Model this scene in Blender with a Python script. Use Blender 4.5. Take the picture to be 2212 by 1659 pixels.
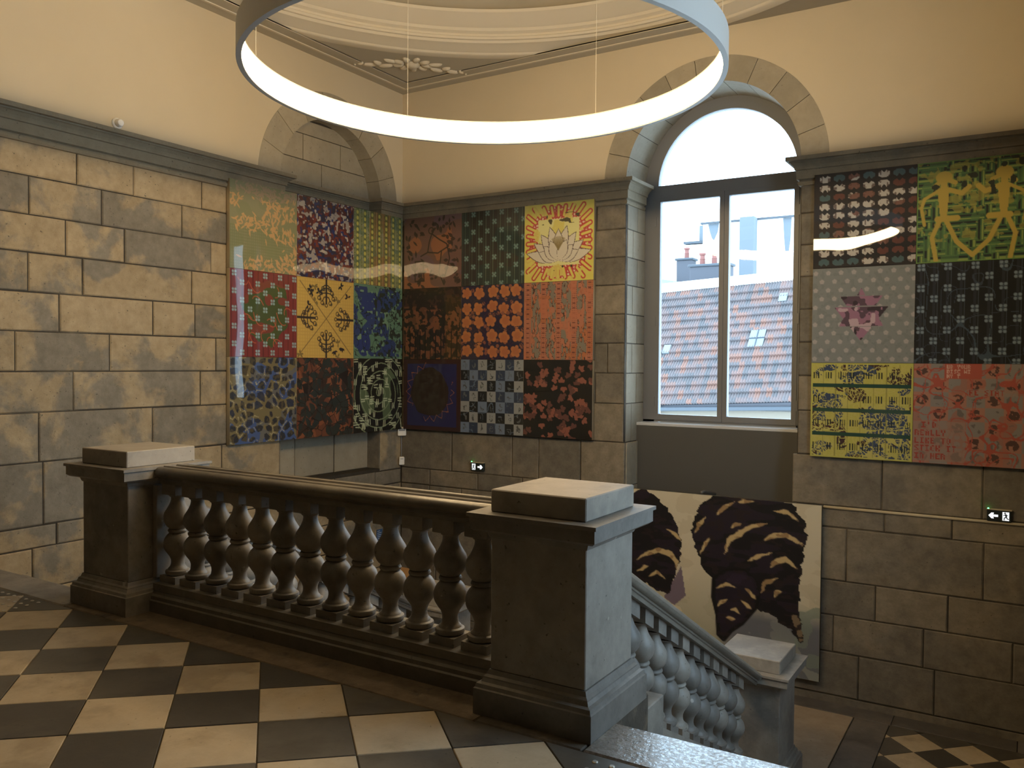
import bpy, bmesh, math, random
import numpy as np
from mathutils import Vector, Matrix

random.seed(7)
sc = bpy.context.scene
for o in list(bpy.data.objects):
    bpy.data.objects.remove(o, do_unlink=True)
COL = sc.collection
PI = math.pi

# ------------------------------------------------------------------ camera
F_PX, IMG_W = 1812.75, 2212.0
YAW, PITCH, ROLL = math.radians(31.8098), math.radians(1.37789), math.radians(-0.44936)
fwd = Vector((-math.sin(YAW)*math.cos(PITCH), math.cos(YAW)*math.cos(PITCH), -math.sin(PITCH)))
rgt = Vector((math.cos(YAW), math.sin(YAW), 0))
dwn = fwd.cross(rgt)
r2 = math.cos(ROLL)*rgt + math.sin(ROLL)*dwn
d2 = -math.sin(ROLL)*rgt + math.cos(ROLL)*dwn
cam_d = bpy.data.cameras.new('camera')
cam = bpy.data.objects.new('camera', cam_d)
COL.objects.link(cam)
M = Matrix.Identity(4)
for i in range(3):
    M[i][0], M[i][1], M[i][2] = r2[i], -d2[i], -fwd[i]
M[0][3], M[1][3], M[2][3] = 0.0, 0.0, 1.6
cam.matrix_world = M
cam_d.sensor_fit = 'HORIZONTAL'
cam_d.sensor_width = 36.0
cam_d.lens = F_PX*36.0/IMG_W
cam_d.clip_start, cam_d.clip_end = 0.05, 300
sc.camera = cam

# ------------------------------------------------------------------ world (overcast daylight) and exposure
SKY = 8.5
w = bpy.data.worlds.new('overcast_sky')
sc.world = w
w.use_nodes = True
bgn = w.node_tree.nodes['Background']
bgn.inputs[0].default_value = (0.56, 0.79, 1.0, 1)
bgn.inputs[1].default_value = SKY
LAMP_STRENGTH = 66.0
LAMP_COL = (1.0, 0.73, 0.39)
vs = sc.view_settings
vs.view_transform = 'Standard'
vs.look = 'None'
vs.exposure = 0.0
vs.gamma = 1.0
vs.use_curve_mapping = False

# ------------------------------------------------------------------ main measures (metres)
XL, YB = -7.07, 8.634           # left wall plane, back wall plane
XR = 0.62                       # right wall plane (outside the picture)
YREAR = -4.0
ZC = 5.12                       # flat ceiling
ZL = -1.70                      # mid landing
ZLOW = -3.4                     # hall below
ZCOR = 3.66                     # top of stone cornice
PRX, PLX, PY = -1.848, -5.068, 3.445   # upper pedestals
NY = 6.77                       # newel posts on the landing
WIN_X, WIN_CZ, WIN_RO, WIN_RI = -2.937, 3.63, 1.21, 0.945
NI_Y, NI_CZ, NI_RO, NI_RI = 7.368, 3.605, 1.151, 0.842
NI_D = 0.205

# ------------------------------------------------------------------ materials
def s2l(c):
    c = np.asarray(c, float)/255.0
    return np.where(c <= 0.04045, c/12.92, ((c+0.055)/1.055)**2.4)

class NT:
    def __init__(self, name):
        self.m = bpy.data.materials.new(name)
        self.m.use_nodes = True
        self.t = self.m.node_tree
        self.b = self.t.nodes['Principled BSDF']
    def n(self, typ, **kw):
        nd = self.t.nodes.new(typ)
        for k, v in kw.items():
            setattr(nd, k, v)
        return nd
    def l(self, a, b):
        self.t.links.new(a, b)
    def val(self, inp, v):
        self.b.inputs[inp].default_value = v
    def noise(self, vec, scale, detail=4, rough=0.6, dist=0.0):
        nd = self.n('ShaderNodeTexNoise')
        nd.inputs['Scale'].default_value = scale
        nd.inputs['Detail'].default_value = detail
        nd.inputs['Roughness'].default_value = rough
        nd.inputs['Distortion'].default_value = dist
        if vec is not None:
            self.l(vec, nd.inputs['Vector'])
        return nd.outputs['Fac']
    def ramp(self, fac, stops):
        nd = self.n('ShaderNodeValToRGB')
        e = nd.color_ramp.elements
        while len(e) < len(stops):
            e.new(0.5)
        for el, (p, c) in zip(e, stops):
            el.position = p
            el.color = (*c, 1)
        self.l(fac, nd.inputs['Fac'])
        return nd.outputs['Color']
    def mix(self, fac, a, b, mode='MIX'):
        nd = self.n('ShaderNodeMix', data_type='RGBA', blend_type=mode)
        for i, x in ((0, fac), (6, a), (7, b)):
            if isinstance(x, (int, float)):
                nd.inputs[i].default_value = x
            elif isinstance(x, tuple):
                nd.inputs[i].default_value = (*x, 1)
            else:
                self.l(x, nd.inputs[i])
        return nd.outputs[2]
    def math(self, op, a, b=0.0):
        nd = self.n('ShaderNodeMath', operation=op)
        for i, x in ((0, a), (1, b)):
            if isinstance(x, (int, float)):
                nd.inputs[i].default_value = x
            else:
                self.l(x, nd.inputs[i])
        return nd.outputs[0]
    def pos(self):
        return self.n('ShaderNodeNewGeometry').outputs['Position']
    def rnd(self):
        return self.n('ShaderNodeObjectInfo').outputs['Random']
    def bump(self, h, strength=0.3, dist=0.01, inp='Normal'):
        nd = self.n('ShaderNodeBump')
        nd.inputs['Strength'].default_value = strength
        nd.inputs['Distance'].default_value = dist
        self.l(h, nd.inputs['Height'])
        self.l(nd.outputs['Normal'], self.b.inputs[inp])

def plain(name, col, rough=0.5, metal=0.0, spec=0.5):
    k = NT(name)
    k.val('Base Color', (*col, 1)); k.val('Roughness', rough); k.val('Metallic', metal)
    k.val('Specular IOR Level', spec)
    return k.m

def stone_mat(name, tan, grey, bal, rough=0.85, var=0.35, spec=0.3, sc1=1.1, speck=0.25, bump=0.25, dark=None, soft=0.06, chips=0.0, rvar=0.0):
    """two-toned weathered limestone: large stains, small grain and pits; each block a tone of its own"""
    k = NT(name)
    p = k.pos()
    r = k.rnd()
    big = k.noise(p, sc1, 6, 0.58, 0.25)
    big = k.math('ADD', big, k.math('MULTIPLY', k.math('SUBTRACT', r, 0.5), var))
    base = k.ramp(big, [(bal-soft, grey), (bal+soft, tan)])
    fine = k.noise(p, 9.0, 6, 0.7)
    base = k.mix(speck, base, k.ramp(fine, [(0.3, (0.15, 0.15, 0.15)), (0.72, (0.9, 0.9, 0.9))]), 'SOFT_LIGHT')
    tone = k.math('ADD', 0.91, k.math('MULTIPLY', r, 0.16))
    hsv = k.n('ShaderNodeHueSaturation')
    k.l(base, hsv.inputs['Color']); k.l(tone, hsv.inputs['Value'])
    pits = k.noise(p, 38.0, 3, 0.6)
    c = k.mix(k.ramp(pits, [(0.66, (0, 0, 0)), (0.74, (1, 1, 1))]), hsv.outputs['Color'], dark or tuple(x*0.45 for x in grey))
    if chips:
        ch = k.noise(p, 13.0, 2, 0.5)
        c = k.mix(k.math('MULTIPLY', k.ramp(ch, [(0.735, (0, 0, 0)), (0.76, (1, 1, 1))]), chips), c, tuple(min(1, x*2.1) for x in tan))
    k.l(c, k.b.inputs['Base Color'])
    k.val('Roughness', rough); k.val('Specular IOR Level', spec)
    if rvar:
        rn = k.noise(p, 55.0, 4, 0.65)
        k.l(k.math('ADD', rough-rvar*0.5, k.math('MULTIPLY', k.ramp(rn, [(0.42, (0, 0, 0)), (0.58, (1, 1, 1))]), rvar)), k.b.inputs['Roughness'])
    k.bump(k.math('ADD', fine, pits), bump, 0.006)
    return k.m

MAT = {}
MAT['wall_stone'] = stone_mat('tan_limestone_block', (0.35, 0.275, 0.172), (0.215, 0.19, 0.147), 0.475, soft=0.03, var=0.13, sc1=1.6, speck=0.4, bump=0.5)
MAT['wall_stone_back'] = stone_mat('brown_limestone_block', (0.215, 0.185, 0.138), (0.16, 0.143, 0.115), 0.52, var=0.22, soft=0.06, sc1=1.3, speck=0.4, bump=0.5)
MAT['arch_stone'] = stone_mat('grey_arch_stone', (0.36, 0.315, 0.235), (0.31, 0.275, 0.21), 0.5, speck=0.15, var=0.2)
MAT['cornice'] = stone_mat('cornice_stone', (0.27, 0.22, 0.145), (0.195, 0.165, 0.115), 0.5, rough=0.8, speck=0.2)
MAT['mortar'] = stone_mat('dark_mortar', (0.13, 0.11, 0.08), (0.05, 0.043, 0.034), 0.5)
MAT['bal'] = stone_mat('balustrade_stone', (0.27, 0.245, 0.21), (0.20, 0.185, 0.165), 0.5, rough=0.5, spec=0.45, sc1=3.0, speck=0.35, bump=0.15, chips=0.55)
MAT['bal_top'] = stone_mat('balustrade_top_stone', (0.34, 0.305, 0.255), (0.26, 0.235, 0.20), 0.5, rough=0.45, spec=0.4, sc1=3.0, speck=0.2, bump=0.1)
MAT['rail'] = stone_mat('worn_rail_stone', (0.18, 0.163, 0.135), (0.13, 0.117, 0.10), 0.5, rough=0.32, spec=0.5, sc1=3.0, speck=0.3, bump=0.1)
MAT['thresh'] = stone_mat('worn_threshold_stone', (0.34, 0.29, 0.235), (0.23, 0.195, 0.16), 0.5, rough=0.3, spec=0.7, sc1=5.0, speck=0.5, bump=0.6, rvar=0.4)
MAT['thresh'].node_tree.nodes['Principled BSDF'].inputs['Coat Weight'].default_value = 0.4
MAT['thresh'].node_tree.nodes['Principled BSDF'].inputs['Coat Roughness'].default_value = 0.16
MAT['kerb'] = stone_mat('rough_kerb_stone', (0.15, 0.115, 0.08), (0.08, 0.066, 0.05), 0.52, rough=0.7, sc1=7.0, speck=0.5, bump=0.5)
MAT['tile_l'] = stone_mat('cream_stone_tile', (0.49, 0.40, 0.275), (0.38, 0.30, 0.20), 0.42, rough=0.42, spec=0.4, sc1=3.5, speck=0.25, bump=0.08, var=0.15, dark=(0.22, 0.17, 0.10))
MAT['tile_d'] = stone_mat('charcoal_stone_tile', (0.098, 0.088, 0.072), (0.070, 0.062, 0.052), 0.5, rough=0.42, spec=0.4, sc1=3.0, speck=0.2, bump=0.08)
MAT['step'] = stone_mat('stair_tread_stone', (0.36, 0.33, 0.29), (0.27, 0.25, 0.22), 0.5, rough=0.45, spec=0.4, sc1=2.5)
MAT['slab_l'] = stone_mat('beige_landing_slab', (0.44, 0.35, 0.26), (0.37, 0.29, 0.21), 0.45, rough=0.5, sc1=2.0)
MAT['slab_d'] = stone_mat('grey_landing_slab', (0.15, 0.135, 0.12), (0.11, 0.10, 0.09), 0.5, rough=0.5, sc1=2.0)

k = NT('cream_plaster')
p = k.pos()
k.l(k.ramp(k.noise(p, 0.8, 4), [(0.3, (0.57, 0.49, 0.35)), (0.7, (0.61, 0.525, 0.38))]), k.b.inputs['Base Color'])
k.val('Roughness', 0.9); k.val('Specular IOR Level', 0.15)
k.bump(k.noise(p, 60, 2), 0.05, 0.003)
MAT['plaster'] = k.m
k = NT('shaded_ceiling_plaster')  # darker copy of the plaster: weaker light overhead put into the colour
p = k.pos()
k.l(k.ramp(k.noise(p, 1.5, 4), [(0.3, (0.34, 0.305, 0.24)), (0.7, (0.38, 0.34, 0.27))]), k.b.inputs['Base Color'])
k.val('Roughness', 0.9); k.val('Specular IOR Level', 0.15)
MAT['ceil'] = k.m
MAT['moulding'] = plain('moulding_plaster', (0.62, 0.56, 0.45), 0.85, spec=0.15)
MAT['spandrel'] = plain('spandrel_plaster', (0.48, 0.44, 0.355), 0.9, spec=0.1)
MAT['win'] = plain('dark_grey_window_paint', (0.17, 0.175, 0.185), 0.45)
MAT['apron'] = plain('charcoal_apron_panel', (0.085, 0.083, 0.078), 0.6)
MAT['sill'] = plain('pale_metal_sill', (0.55, 0.57, 0.60), 0.4)
MAT['lamp'] = plain('grey_lamp_housing', (0.52, 0.50, 0.46), 0.5)
MAT['cable'] = plain('thin_steel_cable', (0.6, 0.58, 0.52), 0.4, 0.6)
MAT['white'] = plain('white_plastic', (0.78, 0.78, 0.76), 0.4)
MAT['greyp'] = plain('grey_plastic', (0.25, 0.26, 0.28), 0.4)
MAT['black'] = plain('black_plastic', (0.012, 0.018, 0.016), 0.35)
MAT['steel'] = plain('brushed_steel_stud', (0.62, 0.60, 0.55), 0.3, 0.9)
MAT['steel_d'] = plain('dull_metal_bar', (0.22, 0.22, 0.22), 0.4, 0.7)
MAT['wood'] = plain('orange_varnished_wood', (0.50, 0.27, 0.10), 0.4)
MAT['brass'] = plain('pale_moulding_strip', (0.52, 0.46, 0.34), 0.4)
MAT['ext_white'] = plain('white_render', (0.85, 0.85, 0.84), 0.9)
MAT['ext_stain'] = plain('stained_render', (0.115, 0.13, 0.145), 0.9)
MAT['ext_cream'] = plain('cream_render', (0.165, 0.135, 0.10), 0.9)
MAT['ext_grey'] = plain('grey_chimney_render', (0.068, 0.068, 0.078), 0.9)
MAT['ext_zinc'] = plain('zinc_metal', (0.045, 0.052, 0.062), 0.6, 0.0)
MAT['ext_pale'] = plain('pale_green_sheet_roof', (0.14, 0.175, 0.18), 0.7)
MAT['terracotta'] = plain('terracotta_pot', (0.20, 0.075, 0.06), 0.8)
MAT['ext_glass'] = plain('skylight_glass', (0.14, 0.16, 0.17), 0.3)

def emis(name, col, strength):
    k = NT(name)
    k.val('Base Color', (*col, 1)); k.val('Emission Color', (*col, 1)); k.val('Emission Strength', strength)
    return k.m
MAT['glow'] = emis('warm_lamp_diffuser', LAMP_COL, LAMP_STRENGTH)
MAT['sign_w'] = emis('lit_sign_white', (0.86, 0.93, 1.0), 0.9)
MAT['led'] = emis('green_led', (0.08, 1.0, 0.22), 9.0)

k = NT('clear_window_glass')
k.t.nodes.remove(k.b)
tr = k.n('ShaderNodeBsdfTransparent'); gl = k.n('ShaderNodeBsdfGlossy'); mx = k.n('ShaderNodeMixShader')
gl.inputs['Roughness'].default_value = 0.02
lw = k.n('ShaderNodeFresnel'); lw.inputs['IOR'].default_value = 1.3
k.l(lw.outputs[0], mx.inputs[0]); k.l(tr.outputs[0], mx.inputs[1]); k.l(gl.outputs[0], mx.inputs[2])
k.l(mx.outputs[0], k.t.nodes['Material Output'].inputs['Surface'])
MAT['glass'] = k.m

k = NT('painted_picture_surface')          # colours of the pictures sit on the mesh, under a clear glossy sheet
at = k.n('ShaderNodeAttribute', attribute_name='paint')
k.l(at.outputs['Color'], k.b.inputs['Base Color'])
k.val('Roughness', 0.6); k.val('Specular IOR Level', 0.2)
k.val('Coat Weight', 1.0); k.val('Coat Roughness', 0.015); k.val('Coat IOR', 1.5)
k.bump(k.noise(k.pos(), 1.6, 1, 0.4), 0.25, 0.02, 'Coat Normal')
MAT['paint'] = k.m
k = NT('matt_oil_painting')
at = k.n('ShaderNodeAttribute', attribute_name='paint')
k.l(at.outputs['Color'], k.b.inputs['Base Color'])
k.val('Roughness', 0.55); k.val('Specular IOR Level', 0.3)
k.bump(k.noise(k.pos(), 40, 3), 0.15, 0.004)
MAT['oil'] = k.m

k = NT('weathered_clay_roof_tiles')        # tile by tile colour
p = k.pos()
sx = k.n('ShaderNodeSeparateXYZ'); k.l(p, sx.inputs[0])
cx_ = k.n('ShaderNodeCombineXYZ')
k.l(k.math('FLOOR', k.math('DIVIDE', sx.outputs[0], 0.22)), cx_.inputs[0])
k.l(k.math('FLOOR', k.math('DIVIDE', sx.outputs[1], 0.2857)), cx_.inputs[1])
wn = k.n('ShaderNodeTexWhiteNoise'); k.l(cx_.outputs[0], wn.inputs['Vector'])
t1 = k.ramp(wn.outputs['Value'], [(0.0, (0.10, 0.095, 0.098)), (0.45, (0.135, 0.11, 0.108)), (0.75, (0.165, 0.115, 0.105)), (0.95, (0.205, 0.112, 0.085))])
t2 = k.ramp(k.noise(p, 0.45, 3), [(0.35, (0.36, 0.36, 0.36)), (0.7, (0.62, 0.55, 0.53))])
k.l(k.mix(0.4, t1, t2, 'OVERLAY'), k.b.inputs['Base Color'])
k.val('Roughness', 0.8)
MAT['rooftile'] = k.m

# ------------------------------------------------------------------ mesh helpers
class MB:
    """collects shapes; build() links them as ONE mesh object"""
    def __init__(self):
        self.v, self.f = [], []
    def add(self, vs_, fs_):
        o = len(self.v)
        self.v += [tuple(x) for x in vs_]
        self.f += [tuple(i+o for i in f) for f in fs_]
        return self
    def box(self, x0, x1, y0, y1, z0, z1):
        return self.add([(x0,y0,z0),(x1,y0,z0),(x1,y1,z0),(x0,y1,z0),(x0,y0,z1),(x1,y0,z1),(x1,y1,z1),(x0,y1,z1)],
                        [(0,3,2,1),(4,5,6,7),(0,1,5,4),(1,2,6,5),(2,3,7,6),(3,0,4,7)])
    def cbox(self, x0, x1, y0, y1, z0, z1, c):
        """box with chamfered edges"""
        bm = bmesh.new()
        bmesh.ops.create_cube(bm, size=1)
        for v in bm.verts:
            v.co = Vector(((x0+x1)/2+v.co.x*(x1-x0), (y0+y1)/2+v.co.y*(y1-y0), (z0+z1)/2+v.co.z*(z1-z0)))
        bmesh.ops.bevel(bm, geom=list(bm.edges), offset=c, segments=1, affect='EDGES')
        bm.verts.index_update()
        self.add([v.co for v in bm.verts], [[v.index for v in f.verts] for f in bm.faces])
        bm.free()
        return self
    def prism(self, poly, a, b, axis):
        """closed polygon extruded along an axis; poly pairs are the other two axes in order"""
        n = len(poly)
        def P(q, t):
            if axis == 'x': return (t, q[0], q[1])
            if axis == 'y': return (q[0], t, q[1])
            return (q[0], q[1], t)
        return self.add([P(q, a) for q in poly]+[P(q, b) for q in poly],
                        [tuple(range(n))[::-1], tuple(range(n, 2*n))]+[(i, (i+1) % n, n+(i+1) % n, n+i) for i in range(n)])
    def lathe(self, prof, seg=24, c=(0, 0), z=0):
        vs_, fs_ = [], []
        for r, h in prof:
            for i in range(seg):
                a = 2*PI*i/seg
                vs_.append((c[0]+r*math.cos(a), c[1]+r*math.sin(a), z+h))
        for j in range(len(prof)-1):
            for i in range(seg):
                fs_.append((j*seg+i, j*seg+(i+1) % seg, (j+1)*seg+(i+1) % seg, (j+1)*seg+i))
        fs_.append(tuple(range(seg))[::-1])
        fs_.append(tuple(range((len(prof)-1)*seg, len(prof)*seg)))
        return self.add(vs_, fs_)
    def ringlathe(self, prof, seg, c, a0=0.0, a1=2*PI):
        """profile (r,z) closed loop swept round a centre"""
        n = len(prof)
        full = abs(a1-a0-2*PI) < 1e-6
        m = seg if full else seg+1
        vs_, fs_ = [], []
        for i in range(m):
            a = a0+(a1-a0)*i/seg
            for r, h in prof:
                vs_.append((c[0]+r*math.cos(a), c[1]+r*math.sin(a), h))
        for i in range(seg):
            for j in range(n):
                i2 = (i+1) % m
                fs_.append((i*n+j, i2*n+j, i2*n+(j+1) % n, i*n+(j+1) % n))
        return self.add(vs_, fs_)
    def tube(self, pts, r, seg=8):
        pts = [Vector(p_) for p_ in pts]
        vs_, fs_ = [], []
        for i, p_ in enumerate(pts):
            d = (pts[min(i+1, len(pts)-1)]-pts[max(i-1, 0)]).normalized()
            u = d.cross(Vector((0, 0, 1)) if abs(d.z) < 0.9 else Vector((1, 0, 0))).normalized()
            v = d.cross(u)
            rr = r[i] if isinstance(r, (list, tuple)) else r
            for j in range(seg):
                a = 2*PI*j/seg
                vs_.append(p_+rr*(u*math.cos(a)+v*math.sin(a)))
        for i in range(len(pts)-1):
            for j in range(seg):
                fs_.append((i*seg+j, i*seg+(j+1) % seg, (i+1)*seg+(j+1) % seg, (i+1)*seg+j))
        fs_.append(tuple(range(seg))[::-1]); fs_.append(tuple(range((len(pts)-1)*seg, len(pts)*seg)))
        return self.add(vs_, fs_)
    def sweep(self, path, prof):
        """profile (out,z) swept along a plan polyline, mitred; 'out' is to the right of travel"""
        n = len(prof)
        P = [Vector((x, y)) for x, y in path]
        for i, p_ in enumerate(P):
            d0 = (p_-P[i-1]).normalized() if i else None
            d1 = (P[i+1]-p_).normalized() if i < len(P)-1 else None
            d0 = d0 or d1; d1 = d1 or d0
            n0 = Vector((d0.y, -d0.x)); n1 = Vector((d1.y, -d1.x))
            m = (n0+n1)
            m = m/(m.dot(n0)) if m.length > 1e-6 else n0
            self.v += [(p_.x+m.x*o, p_.y+m.y*o, z) for o, z in prof]
        b = len(self.v)-n*len(P)
        for i in range(len(P)-1):
            for j in range(n):
                self.f.append((b+i*n+j, b+i*n+(j+1) % n, b+(i+1)*n+(j+1) % n, b+(i+1)*n+j))
        self.f.append(tuple(b+j for j in range(n))); self.f.append(tuple(b+(len(P)-1)*n+j for j in range(n))[::-1])
        return self
    def build(self, name, mat, parent=None, smooth=False, kind=None, recalc=True, loc=None, bevel=0.0):
        me = bpy.data.meshes.new(name)
        me.from_pydata(self.v, [], self.f)
        if recalc or bevel:
            bm = bmesh.new(); bm.from_mesh(me)
            if bevel:
                bmesh.ops.bevel(bm, geom=list(bm.edges), offset=bevel, segments=1, affect='EDGES')
            bmesh.ops.recalc_face_normals(bm, faces=bm.faces)
            bm.to_mesh(me); bm.free()
        me.materials.append(MAT[mat] if isinstance(mat, str) else mat)
        if smooth:
            me.polygons.foreach_set('use_smooth', [True]*len(me.polygons))
            if smooth is not True:
                me.set_sharp_from_angle(angle=math.radians(smooth))
        return link(name, me, parent, kind, loc)

def link(name, me, parent=None, kind=None, loc=None):
    o = bpy.data.objects.new(name, me)
    COL.objects.link(o)
    if parent is not None:
        o.parent = parent
    if kind:
        o['kind'] = kind
    if loc:
        o.location = loc
    return o

def tag(o, label, cat, group=None):
    o['label'] = label; o['category'] = cat
    if group:
        o['group'] = group
    return o

def thing(name, label, cat, loc=(0, 0, 0), group=None):
    o = bpy.data.objects.new(name, None)
    COL.objects.link(o)
    o.location = loc
    o.empty_display_size = 0.1
    return tag(o, label, cat, group)

def structure(name, label=None):
    o = bpy.data.objects.new(name, None)
    COL.objects.link(o)
    o['kind'] = 'structure'
    if label:
        o['label'] = label
    return o

def clip(poly, axis, lim, keep_less):
    out = []
    for i in range(len(poly)):
        a, b = poly[i], poly[(i+1) % len(poly)]
        ia = (a[axis] <= lim) == keep_less or a[axis] == lim
        ib = (b[axis] <= lim) == keep_less or b[axis] == lim
        if ia:
            out.append(a)
        if ia != ib:
            t = (lim-a[axis])/(b[axis]-a[axis])
            out.append((a[0]+(b[0]-a[0])*t, a[1]+(b[1]-a[1])*t))
    return out

# ------------------------------------------------------------------ FLOOR of the upper gallery
fl = MB().box(XL, XR, YREAR, 3.36, -0.32, -0.012).build('floor', 'mortar', kind='structure')
DX, DY = 0.581, 0.5285
TOP_Y = 3.074
def tile_poly(cx, cy, hx, hy, g=0.0035):
    return [(cx-hx+g, cy), (cx, cy-hy+g), (cx+hx-g, cy), (cx, cy+hy-g)]
def tile_mesh(poly, zt, zb):
    m = MB(); n = len(poly)
    c = (sum(q[0] for q in poly)/n, sum(q[1] for q in poly)/n)
    inn = [(c[0]+(q[0]-c[0])*0.985, c[1]+(q[1]-c[1])*0.985) for q in poly]
    m.add([(*q, zb) for q in poly]+[(*q, zt-0.003) for q in poly]+[(*q, zt) for q in inn],
          [tuple(range(2*n, 3*n))]+[(i, (i+1) % n, n+(i+1) % n, n+i) for i in range(n)]+[(n+i, n+(i+1) % n, 2*n+(i+1) % n, 2*n+i) for i in range(n)])
    return m
share = {}
for r in range(-1, 13):
    for half in (0, 1):
        cy = 2.8125-DY*r - (DY/2 if half else 0)
        if cy < -0.7: continue
        for q in range(-5, 12):
            cx = -4.637+DX*q+(DX/2 if half else 0)
            poly = tile_poly(cx, cy, DX/2, DY/2)
            whole = len(poly)
            for ax, lim, less in ((1, TOP_Y, True), (0, XL+0.005, False), (0, XR-0.005, True)):
                poly = clip(poly, ax, lim, less) if len(poly) > 2 else []
            if len(poly) < 3: continue
            dz = random.uniform(-0.0015, 0.0015)
            key = (half, round(dz*2000))
            rel = [(a-cx, b-cy) for a, b in poly]
            full = all(abs(a[0]-b[0])+abs(a[1]-b[1]) < 1e-6 for a, b in zip(rel, [(x-cx, y-cy) for x, y in tile_poly(cx, cy, DX/2, DY/2)])) and len(rel) == 4
            if full and half in share:
                o = link('floor_tile', share[half], fl, None, (cx, cy, dz))
            else:
                o = tile_mesh(rel, 0.0, -0.02).build('floor_tile', 'tile_d' if half else 'tile_l', fl, loc=(cx, cy, dz))
                if full: share[half] = o.data
# dark border row is half of the dark diamonds at y = 3.077
for q in range(-5, 12):
    cx = -4.637+DX*q+DX/2
    poly = tile_poly(cx, 2.8125+DY/2, DX/2, DY/2)
    for ax, lim, less in ((1, TOP_Y, True), (0, XL+0.005, False), (0, XR-0.005, True)):
        poly = clip(poly, ax, lim, less) if len(poly) > 2 else []
    if len(poly) < 3: continue
    tile_mesh([(a-cx, b-3.0) for a, b in poly], 0, -0.02).build('floor_tile', 'tile_d', fl, loc=(cx, 3.0, 0))
# kerb and thresholds
MB().cbox(-4.80, -2.10, 3.08, 3.70, -0.30, 0.0, 0.006).build('kerb_stone', 'kerb', fl)
MB().cbox(-7.06, -5.35, 3.08, 3.36, -0.17, 0.004, 0.010).build('threshold_slab', 'step', fl)
MB().cbox(-5.345, -4.805, 3.08, 3.80, -0.30, 0.002, 0.006).build('kerb_stone', 'kerb', fl)
MB().cbox(-2.095, -1.56, 3.08, 3.80, -0.30, 0.002, 0.006).build('kerb_stone', 'kerb', fl)
MB().cbox(-1.555, XR-0.01, 3.08, 3.40, -0.17, 0.004, 0.010).build('threshold_slab', 'thresh', fl)
# tactile studs set in rows before the stairs
sm = MB().lathe([(0.0125, 0.0), (0.0125, 0.003), (0.009, 0.0055)], 12)
stud0 = sm.build('tactile_stud', 'steel', fl, loc=(-5.54, 3.03, 0.0))
for (x0, nx, ny, y0) in ((-5.54, 15, 5, 3.03), (-1.466, -30, 4, 3.02)):
    for i in range(abs(nx)):
        for j in range(ny):
            x = x0-0.0745*i*(1 if nx > 0 else -1)
            if (i, j) == (0, 0) and nx > 0: continue
            if nx > 0 and i+j*0.0 < max(0, 0): continue
            if x > XR-0.1: continue
            link('tactile_stud', stud0.data, fl, None, (x, y0-0.0735*j, 0.0))

# ------------------------------------------------------------------ WALLS
class Wall:
    """plane helper: u along the wall, out towards the room"""
    def __init__(self, side):
        self.side = side
    def P(self, u, o, z):
        if self.side == 'left': return (XL+o, u, z)
        if self.side == 'back': return (u, YB-o, z)
        return (XR-o, u, z)
WLm, WBm = Wall('left'), Wall('back')

def slab(mb, W, u0, u1, z0, z1, o0, o1):
    a = W.P(u0, o0, z0); b = W.P(u1, o1, z1)
    return mb.box(min(a[0], b[0]), max(a[0], b[0]), min(a[1], b[1]), max(a[1], b[1]), z0, z1)

def block(parent, W, u0, u1, z0, z1, mat, out=0.0, depth=0.05, g=0.0065, ch=0.009, name='stone_block'):
    """one dressed block, its front proud of the joints, edges chamfered"""
    u0 += g*random.uniform(.5, 1.2); u1 -= g*random.uniform(.5, 1.2); z0 += g*random.uniform(.5, 1.2); z1 -= g*random.uniform(.5, 1.2)
    if u1-u0 < 0.03 or z1-z0 < 0.02: return None
    out += random.uniform(-0.003, 0.003)
    cu, cz = (u0+u1)/2, (z0+z1)/2
    C0 = Vector(W.P(cu, out, cz))
    vs_ = []
    for o, e in ((out-depth, 0), (out-ch*0.8, 0), (out, ch)):
        for u, z in ((u0+e, z0+e), (u1-e, z0+e), (u1-e, z1-e), (u0+e, z1-e)):
            j = 0.0025 if o == out else 0
            vs_.append(Vector(W.P(u+random.uniform(-j, j), o, z+random.uniform(-j, j)))-C0)
    fs_ = [(8, 9, 10, 11)]+[(i, (i+1) % 4, 4+(i+1) % 4, 4+i) for i in range(4)]+[(4+i, 4+(i+1) % 4, 8+(i+1) % 4, 8+i) for i in range(4)]
    return MB().add(vs_, fs_).build(name, mat, parent, loc=C0)

def courses(parent, W, rows, ranges, mat, out=0.0, lens=(0.55, 1.0), joints=None, seed=0):
    rnd = random.Random(seed)
    for i, (z0, z1) in enumerate(rows):
        for (ua, ub) in (ranges(z0, z1) if callable(ranges) else ranges):
            js = [ua]
            given = (joints or {}).get(i)
            if given:
                js += [x for x in given if ua+0.05 < x < ub-0.05]
            last = js[-1] if given else ua
            lo = js[1] if given and len(js) > 1 else None
            if given and lo:                       # continue before the first given joint
                x = lo
                pre = []
                while x-ua > 0.9:
                    x -= rnd.uniform(*lens); pre.append(x)
                js = [ua]+[x for x in pre[::-1] if x > ua+0.15]+js[1:]
            x = js[-1]
            while ub-x > lens[1]*1.15:
                x += rnd.uniform(*lens); js.append(x)
            js.append(ub)
            for a, b in zip(js[:-1], js[1:]):
                block(parent, W, a, b, z0, z1, mat, out)

ROWS_Z = [3.40, 3.12, 2.805, 2.493, 2.166, 1.84, 1.503, 1.161, 0.745, 0.21, 0.025, -0.33, -0.68, -1.02, -1.36, ZL]
rows = list(zip(ROWS_Z[1:], ROWS_Z[:-1]))
NY0, NY1 = 6.527, 8.21
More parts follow.
